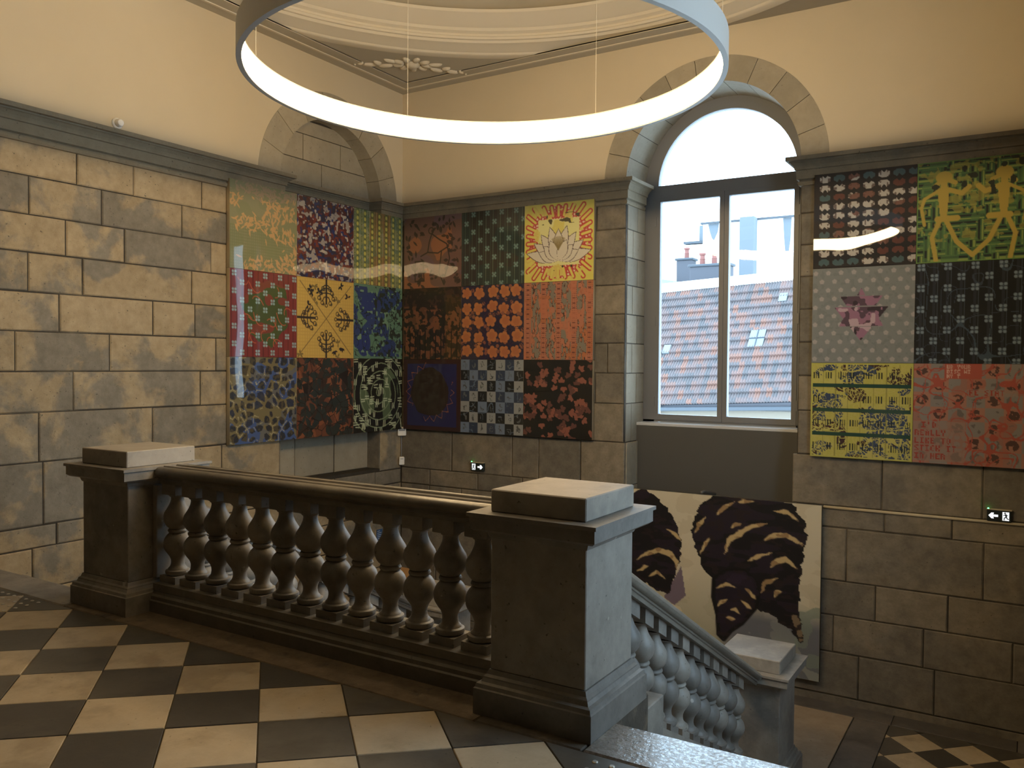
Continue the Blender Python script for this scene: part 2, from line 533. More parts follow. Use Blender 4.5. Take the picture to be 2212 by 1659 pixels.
# left wall: mortar bed with the blind-window recess
mb = MB()
slab(mb, WLm, YREAR, NY0, ZLOW, ZCOR, -0.35, -0.010)
slab(mb, WLm, NY1, YB+0.3, ZLOW, ZCOR, -0.35, -0.010)
slab(mb, WLm, NY0, NY1, ZLOW, 0.245, -0.35, -0.010)
slab(mb, WLm, NY0-0.01, NY1+0.01, 0.245, 4.9, -0.5, -NI_D-0.010)
wl = mb.build('wall_left', 'mortar', kind='structure')
JL = {0: [4.22, 4.76, 5.51], 1: [3.81, 4.45, 5.28], 2: [4.12, 4.67, 5.62], 3: [3.80, 4.27, 5.39], 4: [4.06, 4.96, 5.43, 5.95], 5: [3.69, 4.52, 5.68],
      6: [4.18, 5.49], 7: [3.88, 4.95, 6.1], 8: [4.6, 5.75, 7.2], 9: [4.9, 6.0, 7.4], 10: [3.82, 5.0, 6.2, 7.3]}
def left_ranges(z0, z1):
    if z0 >= 0.2: return [(1.2, NY0), (NY1, YB)]
    return [(1.2, YB)]
courses(wl, WLm, rows, left_ranges, 'wall_stone', joints=JL, seed=3)
for z0, z1 in rows[:9]:                                   # recess: back and the two jambs
    z0 = max(z0, 0.245)
    for a, b in ((NY0, 7.15), (7.15, 7.75), (7.75, NY1)) if int(z0*10) % 2 else ((NY0, 6.95), (6.95, 7.6), (7.6, NY1)):
        block(wl, WLm, a, b, z0, z1, 'arch_stone', -NI_D)
    MB().box(XL-NI_D+0.0, XL-0.004, NY1-0.012, NY1+0.02, z0+0.004, z1-0.004).build('jamb_block', 'wall_stone_back', wl)
    MB().box(XL-NI_D+0.0, XL-0.004, NY0-0.02, NY0+0.012, z0+0.004, z1-0.004).build('jamb_block', 'wall_stone_back', wl)
z = ZCOR
while z < NI_CZ+NI_RI-0.05:                               # blind arch filling, clipped to the curve
    z1 = min(z+0.30, NI_CZ+NI_RI-0.02)
    hw = math.sqrt(max(0.01, (NI_RI+0.02)**2-max(0, z1-NI_CZ)**2))
    hb = math.sqrt(max(0.01, (NI_RI+0.02)**2-max(0, z-NI_CZ)**2))
    cuts = [-hw, -0.3, 0.32, hw] if int(z*10) % 2 else [-hw, 0.0, hw]
    if hw < 0.5: cuts = [-hw, hw]
    for a, b in zip(cuts[:-1], cuts[1:]):
        ea = hb if a == -hw else None; eb = hb if b == hw else None
        C0 = Vector((XL-NI_D, NI_Y+(a+b)/2, (z+z1)/2))
        q = [(NI_Y+(-hb if ea else a)+0.006, z+0.006), (NI_Y+(hb if eb else b)-0.006, z+0.006), (NI_Y+b-0.006, z1-0.004), (NI_Y+a+0.006, z1-0.004)]
        q = [(y-C0.y, zz-C0.z) for y, zz in q]
        MB().prism(q, -0.04, 0.0, 'x').build('stone_block', 'arch_stone', wl, loc=C0)
    z = z1

def voussoirs(parent, W, cu, cz, ri, ro, n, depth, mat, out=0.003, g=0.003):
    for i in range(n):
        a0, a1 = PI*i/n, PI*(i+1)/n
        k_ = 5
        pts = []
        for j in range(k_+1):
            a = a0+g/ro+(a1-a0-2*g/ro)*j/k_
            pts.append((cu+ro*math.cos(a), cz+ro*math.sin(a)))
        for j in range(k_, -1, -1):
            a = a0+g/ri+(a1-a0-2*g/ri)*j/k_
            pts.append((cu+ri*math.cos(a), cz+ri*math.sin(a)))
        am = (a0+a1)/2
        C0 = Vector(W.P(cu+(ri+ro)/2*math.cos(am), 0, cz+(ri+ro)/2*math.sin(am)))
        m = MB(); N = len(pts)
        oo = out+random.uniform(-0.002, 0.002)
        m.add([Vector(W.P(u, oo, z_))-C0 for u, z_ in pts]+[Vector(W.P(u, -depth, z_))-C0 for u, z_ in pts],
              [tuple(range(N))]+[tuple(range(N, 2*N))[::-1]]+[(i_, (i_+1) % N, N+(i_+1) % N, N+i_) for i_ in range(N)])
        m.build('arch_stone', mat, parent, loc=C0)
voussoirs(wl, WLm, NI_Y, NI_CZ, NI_RI, NI_RO, 9, NI_D, 'arch_stone')
m = MB()
vs_, fs_ = [], []
for i in range(33):
    a = PI*i/32
    for rr in (NI_RI+0.012, NI_RO+0.12):
        for o in (-0.015, -0.5):
            vs_.append(WLm.P(NI_Y+rr*math.cos(a), o, NI_CZ+rr*math.sin(a)))
for i in range(32):
    b = i*4
    fs_ += [(b, b+1, b+5, b+4), (b+2, b+6, b+7, b+3), (b, b+4, b+6, b+2), (b+1, b+3, b+7, b+5)]
m.add(vs_, fs_).build('arch_backing', 'mortar', wl)

def plaster_wall(name, W, u0, u1, cu, cz, R, thick=0.3, zt=None):
    """upper plaster wall with a round-headed opening"""
    zt = zt or ZC
    us = sorted(set([u0, u1]+[cu+R*math.cos(PI*i/48) for i in range(49)]))
    m = MB()
    vs_, fs_ = [], []
    for u in us:
        d = R*R-(u-cu)**2
        zb = max(ZCOR-0.08, cz+math.sqrt(d) if d > 1e-9 else 0)
        for o in (0.0, -thick):
            vs_ += [W.P(u, o, zb), W.P(u, o, zt)]
    for i in range(len(us)-1):
        b = i*4
        fs_ += [(b, b+4, b+5, b+1), (b+2, b+3, b+7, b+6), (b, b+2, b+6, b+4), (b+1, b+5, b+7, b+3)]
    fs_ += [(0, 1, 3, 2), tuple(len(us)*4-4+x for x in (0, 2, 3, 1))]
    m.add(vs_, fs_)
    return m.build(name, 'plaster', kind='structure')
plaster_wall('wall_left_upper', WLm, YREAR, YB+0.3, NI_Y, NI_CZ, NI_RO-0.004)
plaster_wall('wall_back_upper', WBm, XL, XR+0.3, WIN_X, WIN_CZ, WIN_RO-0.004)

# back wall: two piers with a window bay between
JX0, JX1 = WIN_X-WIN_RI, WIN_X+WIN_RI
WD = 0.55
mb = MB()
slab(mb, WBm, XL-0.3, JX0, ZLOW, ZCOR, -WD-0.25, -0.010)
slab(mb, WBm, JX1, XR+0.3, ZLOW, ZCOR, -WD-0.25, -0.010)
slab(mb, WBm, JX0, JX1, ZLOW, -0.60, -WD-0.25, -0.010)
wb = mb.build('wall_back', 'mortar', kind='structure')
RB_Z = [3.40, 3.12, 2.805, 2.493, 2.166, 1.84, 1.503, 1.161, 0.725, 0.228, 0.02, -0.50, -0.845, -1.21, -1.64, ZL]
rowsb = list(zip(RB_Z[1:], RB_Z[:-1]))
def back_ranges(z0, z1):
    if z0 > 0.70: return [(XL, JX0), (JX1, XR)]
    if z0 >= -0.51: return [(XL, JX0+0.015), (JX1-0.042, XR)]
    return [(XL, XR)]
JB = {7: [-6.3, -5.3, -4.6, -1.2], 8: [-5.35, -4.98, -4.42, -1.20, -0.36], 9: [-6.6, -5.85, -5.2, -4.5, -1.17, -0.6], 10: [-6.1, -5.0, -4.3, -1.51, -0.34], 11: [-6.3, -5.4, -4.6, -1.24, -0.62, 0.1], 12: [-6.5, -5.6, -4.2, -1.62, -0.82, -0.1], 13: [-6.0, -5.2, -4.5, -1.38, -0.72, 0.05]}
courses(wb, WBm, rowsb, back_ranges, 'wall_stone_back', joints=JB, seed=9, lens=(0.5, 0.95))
for i, (z0, z1) in enumerate(rowsb):                      # window jambs, each course split once
    if z0 < -0.51: continue
    ext = 0.015 if z0 < 0.70 else 0.0
    cut = YB+(0.20 if i % 2 else 0.33)
    for y0, y1 in ((YB+0.048, cut), (cut, YB+WD)):
        MB().cbox(JX0-0.03, JX0+0.004+ext, y0+0.004, y1-0.004, z0+0.005, z1-0.005, 0.004).build('jamb_block', 'arch_stone', wb)
        MB().cbox(JX1-0.004-ext, JX1+0.03, y0+0.004, y1-0.004, z0+0.005, z1-0.005, 0.004).build('jamb_block', 'arch_stone', wb)
voussoirs(wb, WBm, WIN_X, WIN_CZ, WIN_RI, WIN_RO, 11, WD, 'arch_stone')
# masonry behind the arch ring
m = MB()
vs_, fs_ = [], []
K = 32
for i in range(K+1):
    a = PI*i/K
    for rr in (WIN_RI+0.012, WIN_RO+0.45):
        for o in (-0.015, -WD-0.25):
            vs_.append(WBm.P(WIN_X+rr*math.cos(a), o, WIN_CZ+rr*math.sin(a)))
for i in range(K):
    b = i*4
    fs_ += [(b, b+1, b+5, b+4), (b+2, b+6, b+7, b+3), (b, b+4, b+6, b+2), (b+1, b+3, b+7, b+5)]
m.add(vs_, fs_).build('arch_backing', 'mortar', wb)

# right and rear walls, outside the picture: the right one has a window inferred from the daylight on the stairs
RWY = 4.75
mb = MB()
RWH, RZ0, RZ1 = 0.85, 0.6, 4.2
mb.box(XR, XR+0.4, 1.9, RWY-RWH, ZLOW, ZC).box(XR, XR+0.4, RWY+RWH, YB+0.3, ZLOW, ZC).box(XR, XR+0.4, RWY-RWH, RWY+RWH, ZLOW, RZ0).box(XR, XR+0.4, RWY-RWH, RWY+RWH, RZ1, ZC)
mb.box(XR, XR+0.4, YREAR, 1.9, ZLOW, ZC)
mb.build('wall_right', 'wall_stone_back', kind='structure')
MB().box(XL-0.3, XR+0.3, YREAR-0.3, YREAR, ZLOW, ZC).build('wall_rear', 'slab_d', kind='structure')
MB().box(XL-0.3, XR+0.4, YREAR, 3.36, ZLOW-0.2, ZLOW-0.1).build('floor_lower_hall', 'slab_d', kind='structure')

# ------------------------------------------------------------------ stone cornice round the hall
prof = [(-0.005, 3.385), (0.020, 3.39), (0.028, 3.405), (0.028, 3.425), (0.014, 3.43), (0.014, 3.44), (0.040, 3.45), (0.040, 3.535), (0.055, 3.54), (0.055, 3.556), (0.062, 3.575), (0.085, 3.60), (0.098, 3.607), (0.098, 3.618), (0.128, 3.622), (0.128, ZCOR), (-0.005, ZCOR)]
profN = [(o if z > 3.56 else o*0.9, z) for o, z in prof]
c1 = MB().sweep([(XL, YREAR+0.1), (XL, NY0), (XL-NI_D, NY0), (XL-NI_D, NY1), (XL, NY1), (XL, YB), (JX0, YB), (JX0, YB+WD-0.06)], prof)
c1.build('trim_1', 'cornice', kind='structure')
c2 = MB().sweep([(JX1, YB+WD-0.06), (JX1, YB), (XR, YB), (XR, 1.95)], prof)
c2.build('trim_2', 'cornice', kind='structure')
# pale half-round string course on the right of the back wall
MB().tube([(-1.725, YB-0.012, 0.218), (XR, YB-0.012, 0.218)], 0.014, 8).build('trim_3', 'brass', kind='structure', smooth=True)
# skirting of the landing
MB().box(-7.0, XR, YB-0.03, YB, ZL, ZL+0.06).build('baseboard_back', 'wall_stone_back', kind='structure')

# ------------------------------------------------------------------ CEILING: flat spandrels, round cornice, shallow dome
DC, DR = (-3.56, 5.16), 3.46
K = 96
m = MB()
ring = [(DC[0]+DR*math.cos(2*PI*i/K), DC[1]+DR*math.sin(2*PI*i/K)) for i in range(K)]
X0, X1, Y0, Y1 = XL-0.3, XR+0.3, YREAR-0.3, YB+0.3
def onrect(x, y):
    dx, dy = x-DC[0], y-DC[1]
    t = min([(X1-DC[0])/dx if dx > 1e-9 else 1e9, (X0-DC[0])/dx if dx < -1e-9 else 1e9, (Y1-DC[1])/dy if dy > 1e-9 else 1e9, (Y0-DC[1])/dy if dy < -1e-9 else 1e9])
    return (DC[0]+dx*t, DC[1]+dy*t)
rect = [onrect(*q) for q in ring]
for (cx, cy) in ((X0, Y0), (X0, Y1), (X1, Y0), (X1, Y1)):
    j = min(range(K), key=lambda i: (rect[i][0]-cx)**2+(rect[i][1]-cy)**2)
    rect[j] = (cx, cy)
m.add([(*q, ZC) for q in ring]+[(*q, ZC) for q in rect]+[(*q, ZC+0.25) for q in ring]+[(*q, ZC+0.25) for q in rect],
      [(i, (i+1) % K, K+(i+1) % K, K+i) for i in range(K)]+[(2*K+i, 3*K+i, 3*K+(i+1) % K, 2*K+(i+1) % K) for i in range(K)]+[(i, 2*K+i, 2*K+(i+1) % K, (i+1) % K) for i in range(K)])
ce = m.build('ceiling', 'ceil', kind='structure')
cp = [(3.50, 5.112), (3.40, 5.112), (3.385, 5.12), (3.375, 5.135), (3.345, 5.145), (3.30, 5.17), (3.235, 5.19), (3.22, 5.215), (3.20, 5.22), (3.19, 5.245), (3.205, 5.255), (3.205, 5.28), (3.17, 5.30), (3.16, 5.33), (3.13, 5.345), (3.06, 5.41), (3.01, 5.44), (3.00, 5.47), (3.50, 5.47)]
MB().ringlathe(cp, 128, DC).build('trim_4', 'moulding', kind='structure', smooth=35)
dome = MB()
prof_d = [(3.15-0.0, 5.46)]+[(3.15*math.cos(a), 5.46+1.25*math.sin(a)) for a in np.linspace(0.02, PI/2-0.02, 20)]
dome.lathe(prof_d, 96, DC)
dome.f.pop(-2)
dome.build('ceiling_dome', 'ceil', kind='structure', smooth=True, recalc=False)
# corner spandrel: moulded triangular frame with a recessed field
def strip(mb, a, b, w0, w1, z0, z1):
    a, b = Vector(a), Vector(b); d = (b-a).normalized(); n = Vector((d.y, -d.x))
    q = [a+n*w0, b+n*w0, b+n*w1, a+n*w1]
    mb.add([(p_.x, p_.y, z0) for p_ in q]+[(p_.x, p_.y, z1) for p_ in q], [(0, 3, 2, 1), (4, 5, 6, 7), (0, 1, 5, 4), (1, 2, 6, 5), (2, 3, 7, 6), (3, 0, 4, 7)])
for w0, w1, z0, mt in ((0.0, 0.34, ZC-0.012, 'spandrel'), (0.15, 0.18, ZC-0.022, 'moulding'), (0.25, 0.34, ZC-0.020, 'spandrel')):
    m = MB()
    strip(m, (XL, 5.0), (XL, YB-w1), w0, w1, z0, ZC)
    strip(m, (XL+w0, YB), (-3.0, YB), w0, w1, z0, ZC)
    m.build('spandrel_frame', mt, ce)
MB().prism([(XL+0.34, YB-0.34), (XL+0.34, 6.65), (XL+0.75, 7.25), (-5.65, YB-0.75), (-5.05, YB-0.34)], ZC-0.004, ZC, 'z').build('spandrel_field', 'spandrel', ce)
orn = thing('plaster_ornament', 'pale plaster scroll and shell ornament in the ceiling corner', 'ornament', (-6.27, 7.83, ZC-0.005))
ax = Vector((1, 1, 0)).normalized(); ay = Vector((-1, 1, 0)).normalized()
def ell(mb, c, ra, rb, rot, h, seg=14):
    vs_ = []
    for rr, zz in ((1.0, 0.0), (0.85, -h*0.6), (0.45, -h)):
        for i in range(seg):
            a = 2*PI*i/seg
            x, y = ra*rr*math.cos(a), rb*rr*math.sin(a)
            x, y = x*math.cos(rot)-y*math.sin(rot), x*math.sin(rot)+y*math.cos(rot)
            p_ = ax*(c[0]+x)+ay*(c[1]+y)
            vs_.append((p_.x, p_.y, zz))
    fs_ = [(j*seg+i, j*seg+(i+1) % seg, (j+1)*seg+(i+1) % seg, (j+1)*seg+i) for j in range(2) for i in range(seg)]+[tuple(range(2*seg, 3*seg))]
    mb.add(vs_, fs_)
m = MB(); ell(m, (0, 0), 0.09, 0.09, 0, 0.05); m.build('boss', 'moulding', orn, smooth=True)
for i in range(9):
    a = 2*PI*i/9
    m = MB(); ell(m, (0.17*math.cos(a), 0.15*math.sin(a)), 0.07, 0.042, a, 0.03); m.build('petal', 'moulding', orn, smooth=True)
for s in (-1, 1):
    for (px, py, ra, rb, ro) in ((0.34, 0.10, 0.11, 0.05, 0.4), (0.46, 0.02, 0.07, 0.045, -0.7), (0.56, 0.11, 0.10, 0.045, 0.2), (0.68, 0.08, 0.05, 0.03, 0.5), (0.30, -0.09, 0.10, 0.04, -0.3), (0.75, 0.12, 0.018, 0.018, 0)):
        m = MB(); ell(m, (s*px*0.88, py*0.9+0.02), ra*0.85, rb*0.85, s*ro, 0.03); m.build('scroll_leaf', 'moulding', orn, smooth=True)

# ------------------------------------------------------------------ WINDOW in the back wall
win = structure('window_1')
WYP = YB+WD                                             # frame plane
def arch_ring(mb, ri, ro, y0, y1, cz, K=40):
    vs_, fs_ = [], []
    for i in range(K+1):
        a = PI*i/K
        for rr in (ri, ro):
            for y in (y0, y1):
                vs_.append((WIN_X+rr*math.cos(a), y, cz+rr*math.sin(a)))
    for i in range(K):
        b = i*4
        fs_ += [(b, b+4, b+5, b+1), (b+2, b+3, b+7, b+6), (b, b+2, b+6, b+4), (b+1, b+5, b+7, b+3)]
    fs_ += [(0, 1, 3, 2), tuple(K*4+x for x in (0, 2, 3, 1))]
    return mb.add(vs_, fs_)
GH = 0.785
m = MB(); arch_ring(m, GH, WIN_RI+0.02, WYP, WYP+0.09, 3.655)
m.box(WIN_X-WIN_RI-0.02, WIN_X-GH-0.02, WYP, WYP+0.09, 0.94, 3.66).box(WIN_X+GH+0.02, WIN_X+WIN_RI+0.02, WYP, WYP+0.09, 0.94, 3.66)
m.box(WIN_X-WIN_RI, WIN_X+WIN_RI, WYP, WYP+0.09, 0.94, 0.965)
m.build('window_frame', 'win', win)
MB().box(WIN_X-GH-0.03, WIN_X+GH+0.03, WYP-0.01, WYP+0.08, 3.535, 3.665).build('transom', 'win', win)
for s, x0, x1 in ((0, WIN_X-GH-0.02, WIN_X-0.002), (1, WIN_X+0.002, WIN_X+GH+0.02)):
    ca = MB()
    f_ = 0.052
    ca.box(x0, x0+f_, WYP-0.012, WYP+0.06, 0.966, 3.534).box(x1-f_, x1, WYP-0.012, WYP+0.06, 0.966, 3.534).box(x0+f_, x1-f_, WYP-0.012, WYP+0.06, 0.966, 1.03).box(x0+f_, x1-f_, WYP-0.012, WYP+0.06, 3.48, 3.534)
    co = ca.build('casement', 'win', win)
    MB().box(x0+f_-0.004, x1-f_+0.004, WYP+0.02, WYP+0.026, 1.026, 3.484).build('pane', 'glass', co)
    hx = x0-0.004 if s == 0 else x1+0.004
    for hz in (1.12, 2.05, 3.2):
        MB().box(hx-0.012, hx+0.012, WYP-0.018, WYP-0.01, hz, hz+0.11).build('hinge', 'win', co)
pts = [(WIN_X+GH*1.005*math.cos(PI*i/32), 3.66+GH*1.0*math.sin(PI*i/32)) for i in range(33)]
MB().prism(pts, WYP+0.03, WYP+0.036, 'y').build('fanlight_pane', 'glass', win)
MB().box(JX0-0.01, JX1+0.01, YB+0.356, WYP+0.09, -0.7, 0.905).build('apron_panel', 'apron', win)
MB().cbox(JX0-0.005, JX1+0.005, YB+0.35, WYP+0.02, 0.905, 0.938, 0.004).build('sill', 'sill', win)
# right wall window (outside the picture, daylight comes in)
w2 = structure('window_2')
m = MB()
for y0, y1, z0, z1 in ((RWY-RWH, RWY-RWH+0.06, RZ0, RZ1), (RWY+RWH-0.06, RWY+RWH, RZ0, RZ1), (RWY-0.04, RWY+0.04, RZ0, RZ1), (RWY-RWH, RWY+RWH, 3.5, 3.58)):
    m.box(XR+0.2, XR+0.28, y0, y1, z0, z1)
m.build('window_frame', 'win', w2)

# ------------------------------------------------------------------ LANDING and STAIRS
ld = MB().box(XL, XR, 6.45, YB, ZL-0.3, ZL-0.012).build('floor_landing', 'mortar', kind='structure')
def slab_piece(x0, x1, y0, y1, mat, name='paving_slab'):
    MB().cbox(x0+0.003, x1-0.003, y0+0.003, y1-0.003, ZL-0.03, ZL+random.uniform(-0.001, 0.001), 0.003).build(name, mat, ld)
for x in np.arange(-7.05, 0.9, 1.0):
    slab_piece(x, min(x+1.0, XR-0.01), 8.36, YB-0.002, 'slab_d')
slab_piece(-1.365, -1.06, 6.46, 8.355, 'slab_d'); slab_piece(-2.25, -1.37, 6.46, 8.355, 'slab_l')
for x in np.arange(-7.05, -2.26, 0.96):
    slab_piece(x, min(x+0.96, -2.255), 6.46, 8.355, 'slab_l')
LD = 0.42
for r in range(-1, 11):
    for c in range(0, 6):
        cx, cy = -0.805+LD*c/1.0+(LD/2 if r % 2 else 0)-LD, 8.085-LD/2*r+0.0
        poly = tile_poly(cx, cy, LD/2, LD/2, 0.002)
        for axx, lim, less in ((1, 8.352, True), (1, 6.46, False), (0, -1.055, False), (0, XR-0.005, True)):
            poly = clip(poly, axx, lim, less) if len(poly) > 2 else []
        if len(poly) < 3: continue
        tile_mesh([(a-cx, b-cy) for a, b in poly], 0, -0.02).build('landing_tile', 'tile_d' if r % 2 else 'tile_l', ld, loc=(cx, cy, ZL))

SL = -0.524                                              # slope of the flights
NSTEP, RISE = 10, 0.17
def flight(label, x0, x1, mat):
    st = thing('staircase', label, 'staircase', ((x0+x1)/2, 5.0, ZL))
    T = (6.46-3.40)/(NSTEP-1)
    for i in range(NSTEP-1):
        y0 = 3.40+T*i
        z = -RISE*(i+1)
        MB().cbox(x0-(x0+x1)/2, x1-(x0+x1)/2, y0-0.03-5.0, y0+T-5.0, z-0.17-ZL, z-ZL, 0.012).build('step', mat, st)
    return st
flight('worn stone flight descending beside the left wall', XL+0.005, PLX-0.165, 'step')
flight('stone flight descending to the landing right of the near pedestal', PRX+0.165, XR-0.005, 'step')
# middle flight from the landing to the hall below
st = thing('staircase', 'stone flight descending between the two newel posts below the balustrade', 'staircase', (-3.45, 5.0, ZLOW))
for i in range(9):
    y1 = 6.45-0.30*i
    z = ZL-0.17*(i+1)
    MB().cbox(-1.45, 1.45, y1-0.30-5.0, y1+0.03-5.0, z-0.17-ZLOW, z-ZLOW, 0.012).build('step', 'step', st)
MB().box(XL, XR, 1.62, 1.90, 3.30, ZC).build('wall_front_light_blocker', 'wall_stone_back', kind='structure')  # unseen lintel, added to hold lamp light back from the gallery
MB().box(XL, XR, YREAR, 1.615, 3.30, 3.45).build('ceiling_light_blocker', 'slab_d', kind='structure')  # unseen low dark ceiling, added to cut fill on the pedestal fronts
MB().box(XL, XR, 3.36, YB, ZLOW-0.2, ZLOW-0.1).build('floor_lower', 'slab_l', kind='structure')
for n_, cx in (('wall_stair_left', PLX), ('wall_stair_right', PRX)):       # spandrel walls under the flights
    MB().prism([(3.36, -0.02), (3.75, -0.20), (6.445, -0.20+SL*2.695), (6.445, ZLOW-0.1), (3.36, ZLOW-0.1)], cx-0.15, cx+0.15, 'x').build(n_, 'step', kind='structure')
MB().box(XL, XR, 3.30, 3.36, ZLOW, -0.31).build('wall_under_gallery', 'step', kind='structure')

# ------------------------------------------------------------------ PEDESTALS and NEWEL POSTS
def pedestal(name, label, cx, cy, z0, mats=('bal', 'bal_top'), base_h=(0.305, 0.305)):
    o = thing(name, label, 'pedestal' if name == 'pedestal' else 'newel post', (cx, cy, z0))
    b = 0.300
    pb = [(b, 0.0), (b, 0.118), (b-0.006, 0.123), (b-0.010, 0.140), (b-0.026, 0.146), (b-0.034, 0.162), (b-0.034, 0.168), (b-0.046, 0.178), (b-0.052, 0.198)]
    m = MB()
    n = len(pb)
    for h, z in pb:
        m.v += [(-h, -h, z), (h, -h, z), (h, h, z), (-h, h, z)]
    for j in range(n-1):
        for i in range(4):
            m.f.append((j*4+i, j*4+(i+1) % 4, j*4+4+(i+1) % 4, j*4+4+i))
    m.f.append((3, 2, 1, 0)); m.f.append(tuple((n-1)*4+i for i in range(4)))
    m.build('base', mats[0], o)
    MB().cbox(-0.243, 0.243, -0.243, 0.243, 0.198, 0.82, 0.004).build('shaft', mats[0], o)
    pc = [(0.247, 0.805), (0.252, 0.815), (0.258, 0.835), (0.300, 0.840), (0.316, 0.852), (0.316, 0.905), (0.327, 0.908), (0.327, 0.925)]
    m = MB(); n = len(pc)
    for h, z in pc:
        m.v += [(-h, -h, z), (h, -h, z), (h, h, z), (-h, h, z)]
    for j in range(n-1):
        for i in range(4):
            m.f.append((j*4+i, j*4+(i+1) % 4, j*4+4+(i+1) % 4, j*4+4+i))
    m.f.append((3, 2, 1, 0)); m.f.append(tuple((n-1)*4+i for i in range(4)))
    m.build('cap', mats[0], o)
    MB().cbox(-0.243, 0.243, -0.250, 0.255, 0.925, 1.028, 0.005).build('top_block', mats[1], o)
    return o
pedestal('pedestal', 'large stone pedestal at the head of the right stair', PRX, PY, 0.0)
pedestal('pedestal', 'stone pedestal at the far left end of the balustrade', PLX, PY, 0.0)
pedestal('newel_post', 'pale topped stone newel post at the foot of the right stair', PRX, NY, ZL)
pedestal('newel_post', 'stone newel post on the landing seen through the balusters', PLX, NY, ZL)

# ------------------------------------------------------------------ BALUSTRADES
BPROF = [(0.0640, 0.0000), (0.0720, 0.0060), (0.0770, 0.0180), (0.0740, 0.0300), (0.0600, 0.0360), (0.0570, 0.0440), (0.0500, 0.0500), (0.0440, 0.0620), (0.0410, 0.0800), (0.0420, 0.0980), (0.0500, 0.1200), (0.0660, 0.1430), (0.0788, 0.1632), (0.0850, 0.1817), (0.0870, 0.2010), (0.0846, 0.2203), (0.0780, 0.2386), (0.0675, 0.2549), (0.0536, 0.2686), (0.0480, 0.2720), (0.0560, 0.2760), (0.0600, 0.2860), (0.0560, 0.2960), (0.0480, 0.3000), (0.0536, 0.3034), (0.0670, 0.3165), (0.0773, 0.3321), (0.0840, 0.3495), (0.0869, 0.3680), (0.0858, 0.3866), (0.0807, 0.4046), (0.0660, 0.4280), (0.0530, 0.4500), (0.0440, 0.4720), (0.0400, 0.4920), (0.0420, 0.5040), (0.0500, 0.5080), (0.0500, 0.5130), (0.0580, 0.5170), (0.0580, 0.5230)]
def baluster_mesh():
    m = MB().lathe(BPROF, 28, (0, 0), 0.222)
    return m
m = baluster_mesh()
n_round = len(m.f)
m.box(-0.077, 0.077, -0.077, 0.077, 0.178, 0.222).box(-0.067, 0.067, -0.067, 0.067, 0.744, 0.815)
bal_flat = m.build('baluster', 'bal', None, smooth=40)
COL.objects.unlink(bal_flat)
bs = thing('balustrade', 'stone balustrade of thirteen double-bulb balusters between the two upper pedestals', 'balustrade', (-3.46, 3.46, 0.0))
hp = [(0.150, 0.0), (0.150, 0.072), (0.138, 0.078), (0.138, 0.100), (0.126, 0.112), (0.120, 0.130), (0.124, 0.134), (0.124, 0.178)]
pl = [(-a, b) for a, b in hp]+[(a, b) for a, b in hp[::-1]]
xa, xb = PLX+0.329+3.46, PRX-0.329+3.46
MB().prism(pl, PLX+0.302+3.46, PRX-0.302+3.46, 'x').build('plinth', 'rail', bs)
def rail_prof(zt):
    q = []
    half = [(0.0, -0.010), (0.030, -0.010), (0.036, 0.0), (0.060, 0.0), (0.066, -0.008), (0.078, -0.010), (0.092, -0.002), (0.110, -0.008), (0.124, -0.022), (0.129, -0.040), (0.124, -0.056), (0.112, -0.067), (0.100, -0.069), (0.100, -0.084), (0.092, -0.088), (0.088, -0.112)]
    q = [(y, zt+z) for y, z in half[::-1]]+[(-y, zt+z) for y, z in half[1:]]
    return q
MB().prism(rail_prof(0.927), xa, xb, 'x').build('rail', 'rail', bs, smooth=35)
BX = [-4.685, -4.487, -4.283, -4.08, -3.883, -3.676, -3.487, -3.29, -3.086, -2.883, -2.689, -2.496, -2.309]
for i in range(13):
    x = BX[0]+(BX[-1]-BX[0])*i/12
    link('baluster', bal_flat.data, bs, None, (x+3.46, 0, 0))
# engaged half pilasters against the pedestals
MB().cbox(PLX+0.2445+3.46, PLX+0.285+3.46, -0.085, 0.085, 0.20, 0.80, 0.004).build('half_pilaster', 'bal', bs)
MB().cbox(PRX-0.285+3.46, PRX-0.2445+3.46, -0.085, 0.085, 0.20, 0.80, 0.004).build('half_pilaster', 'bal', bs)

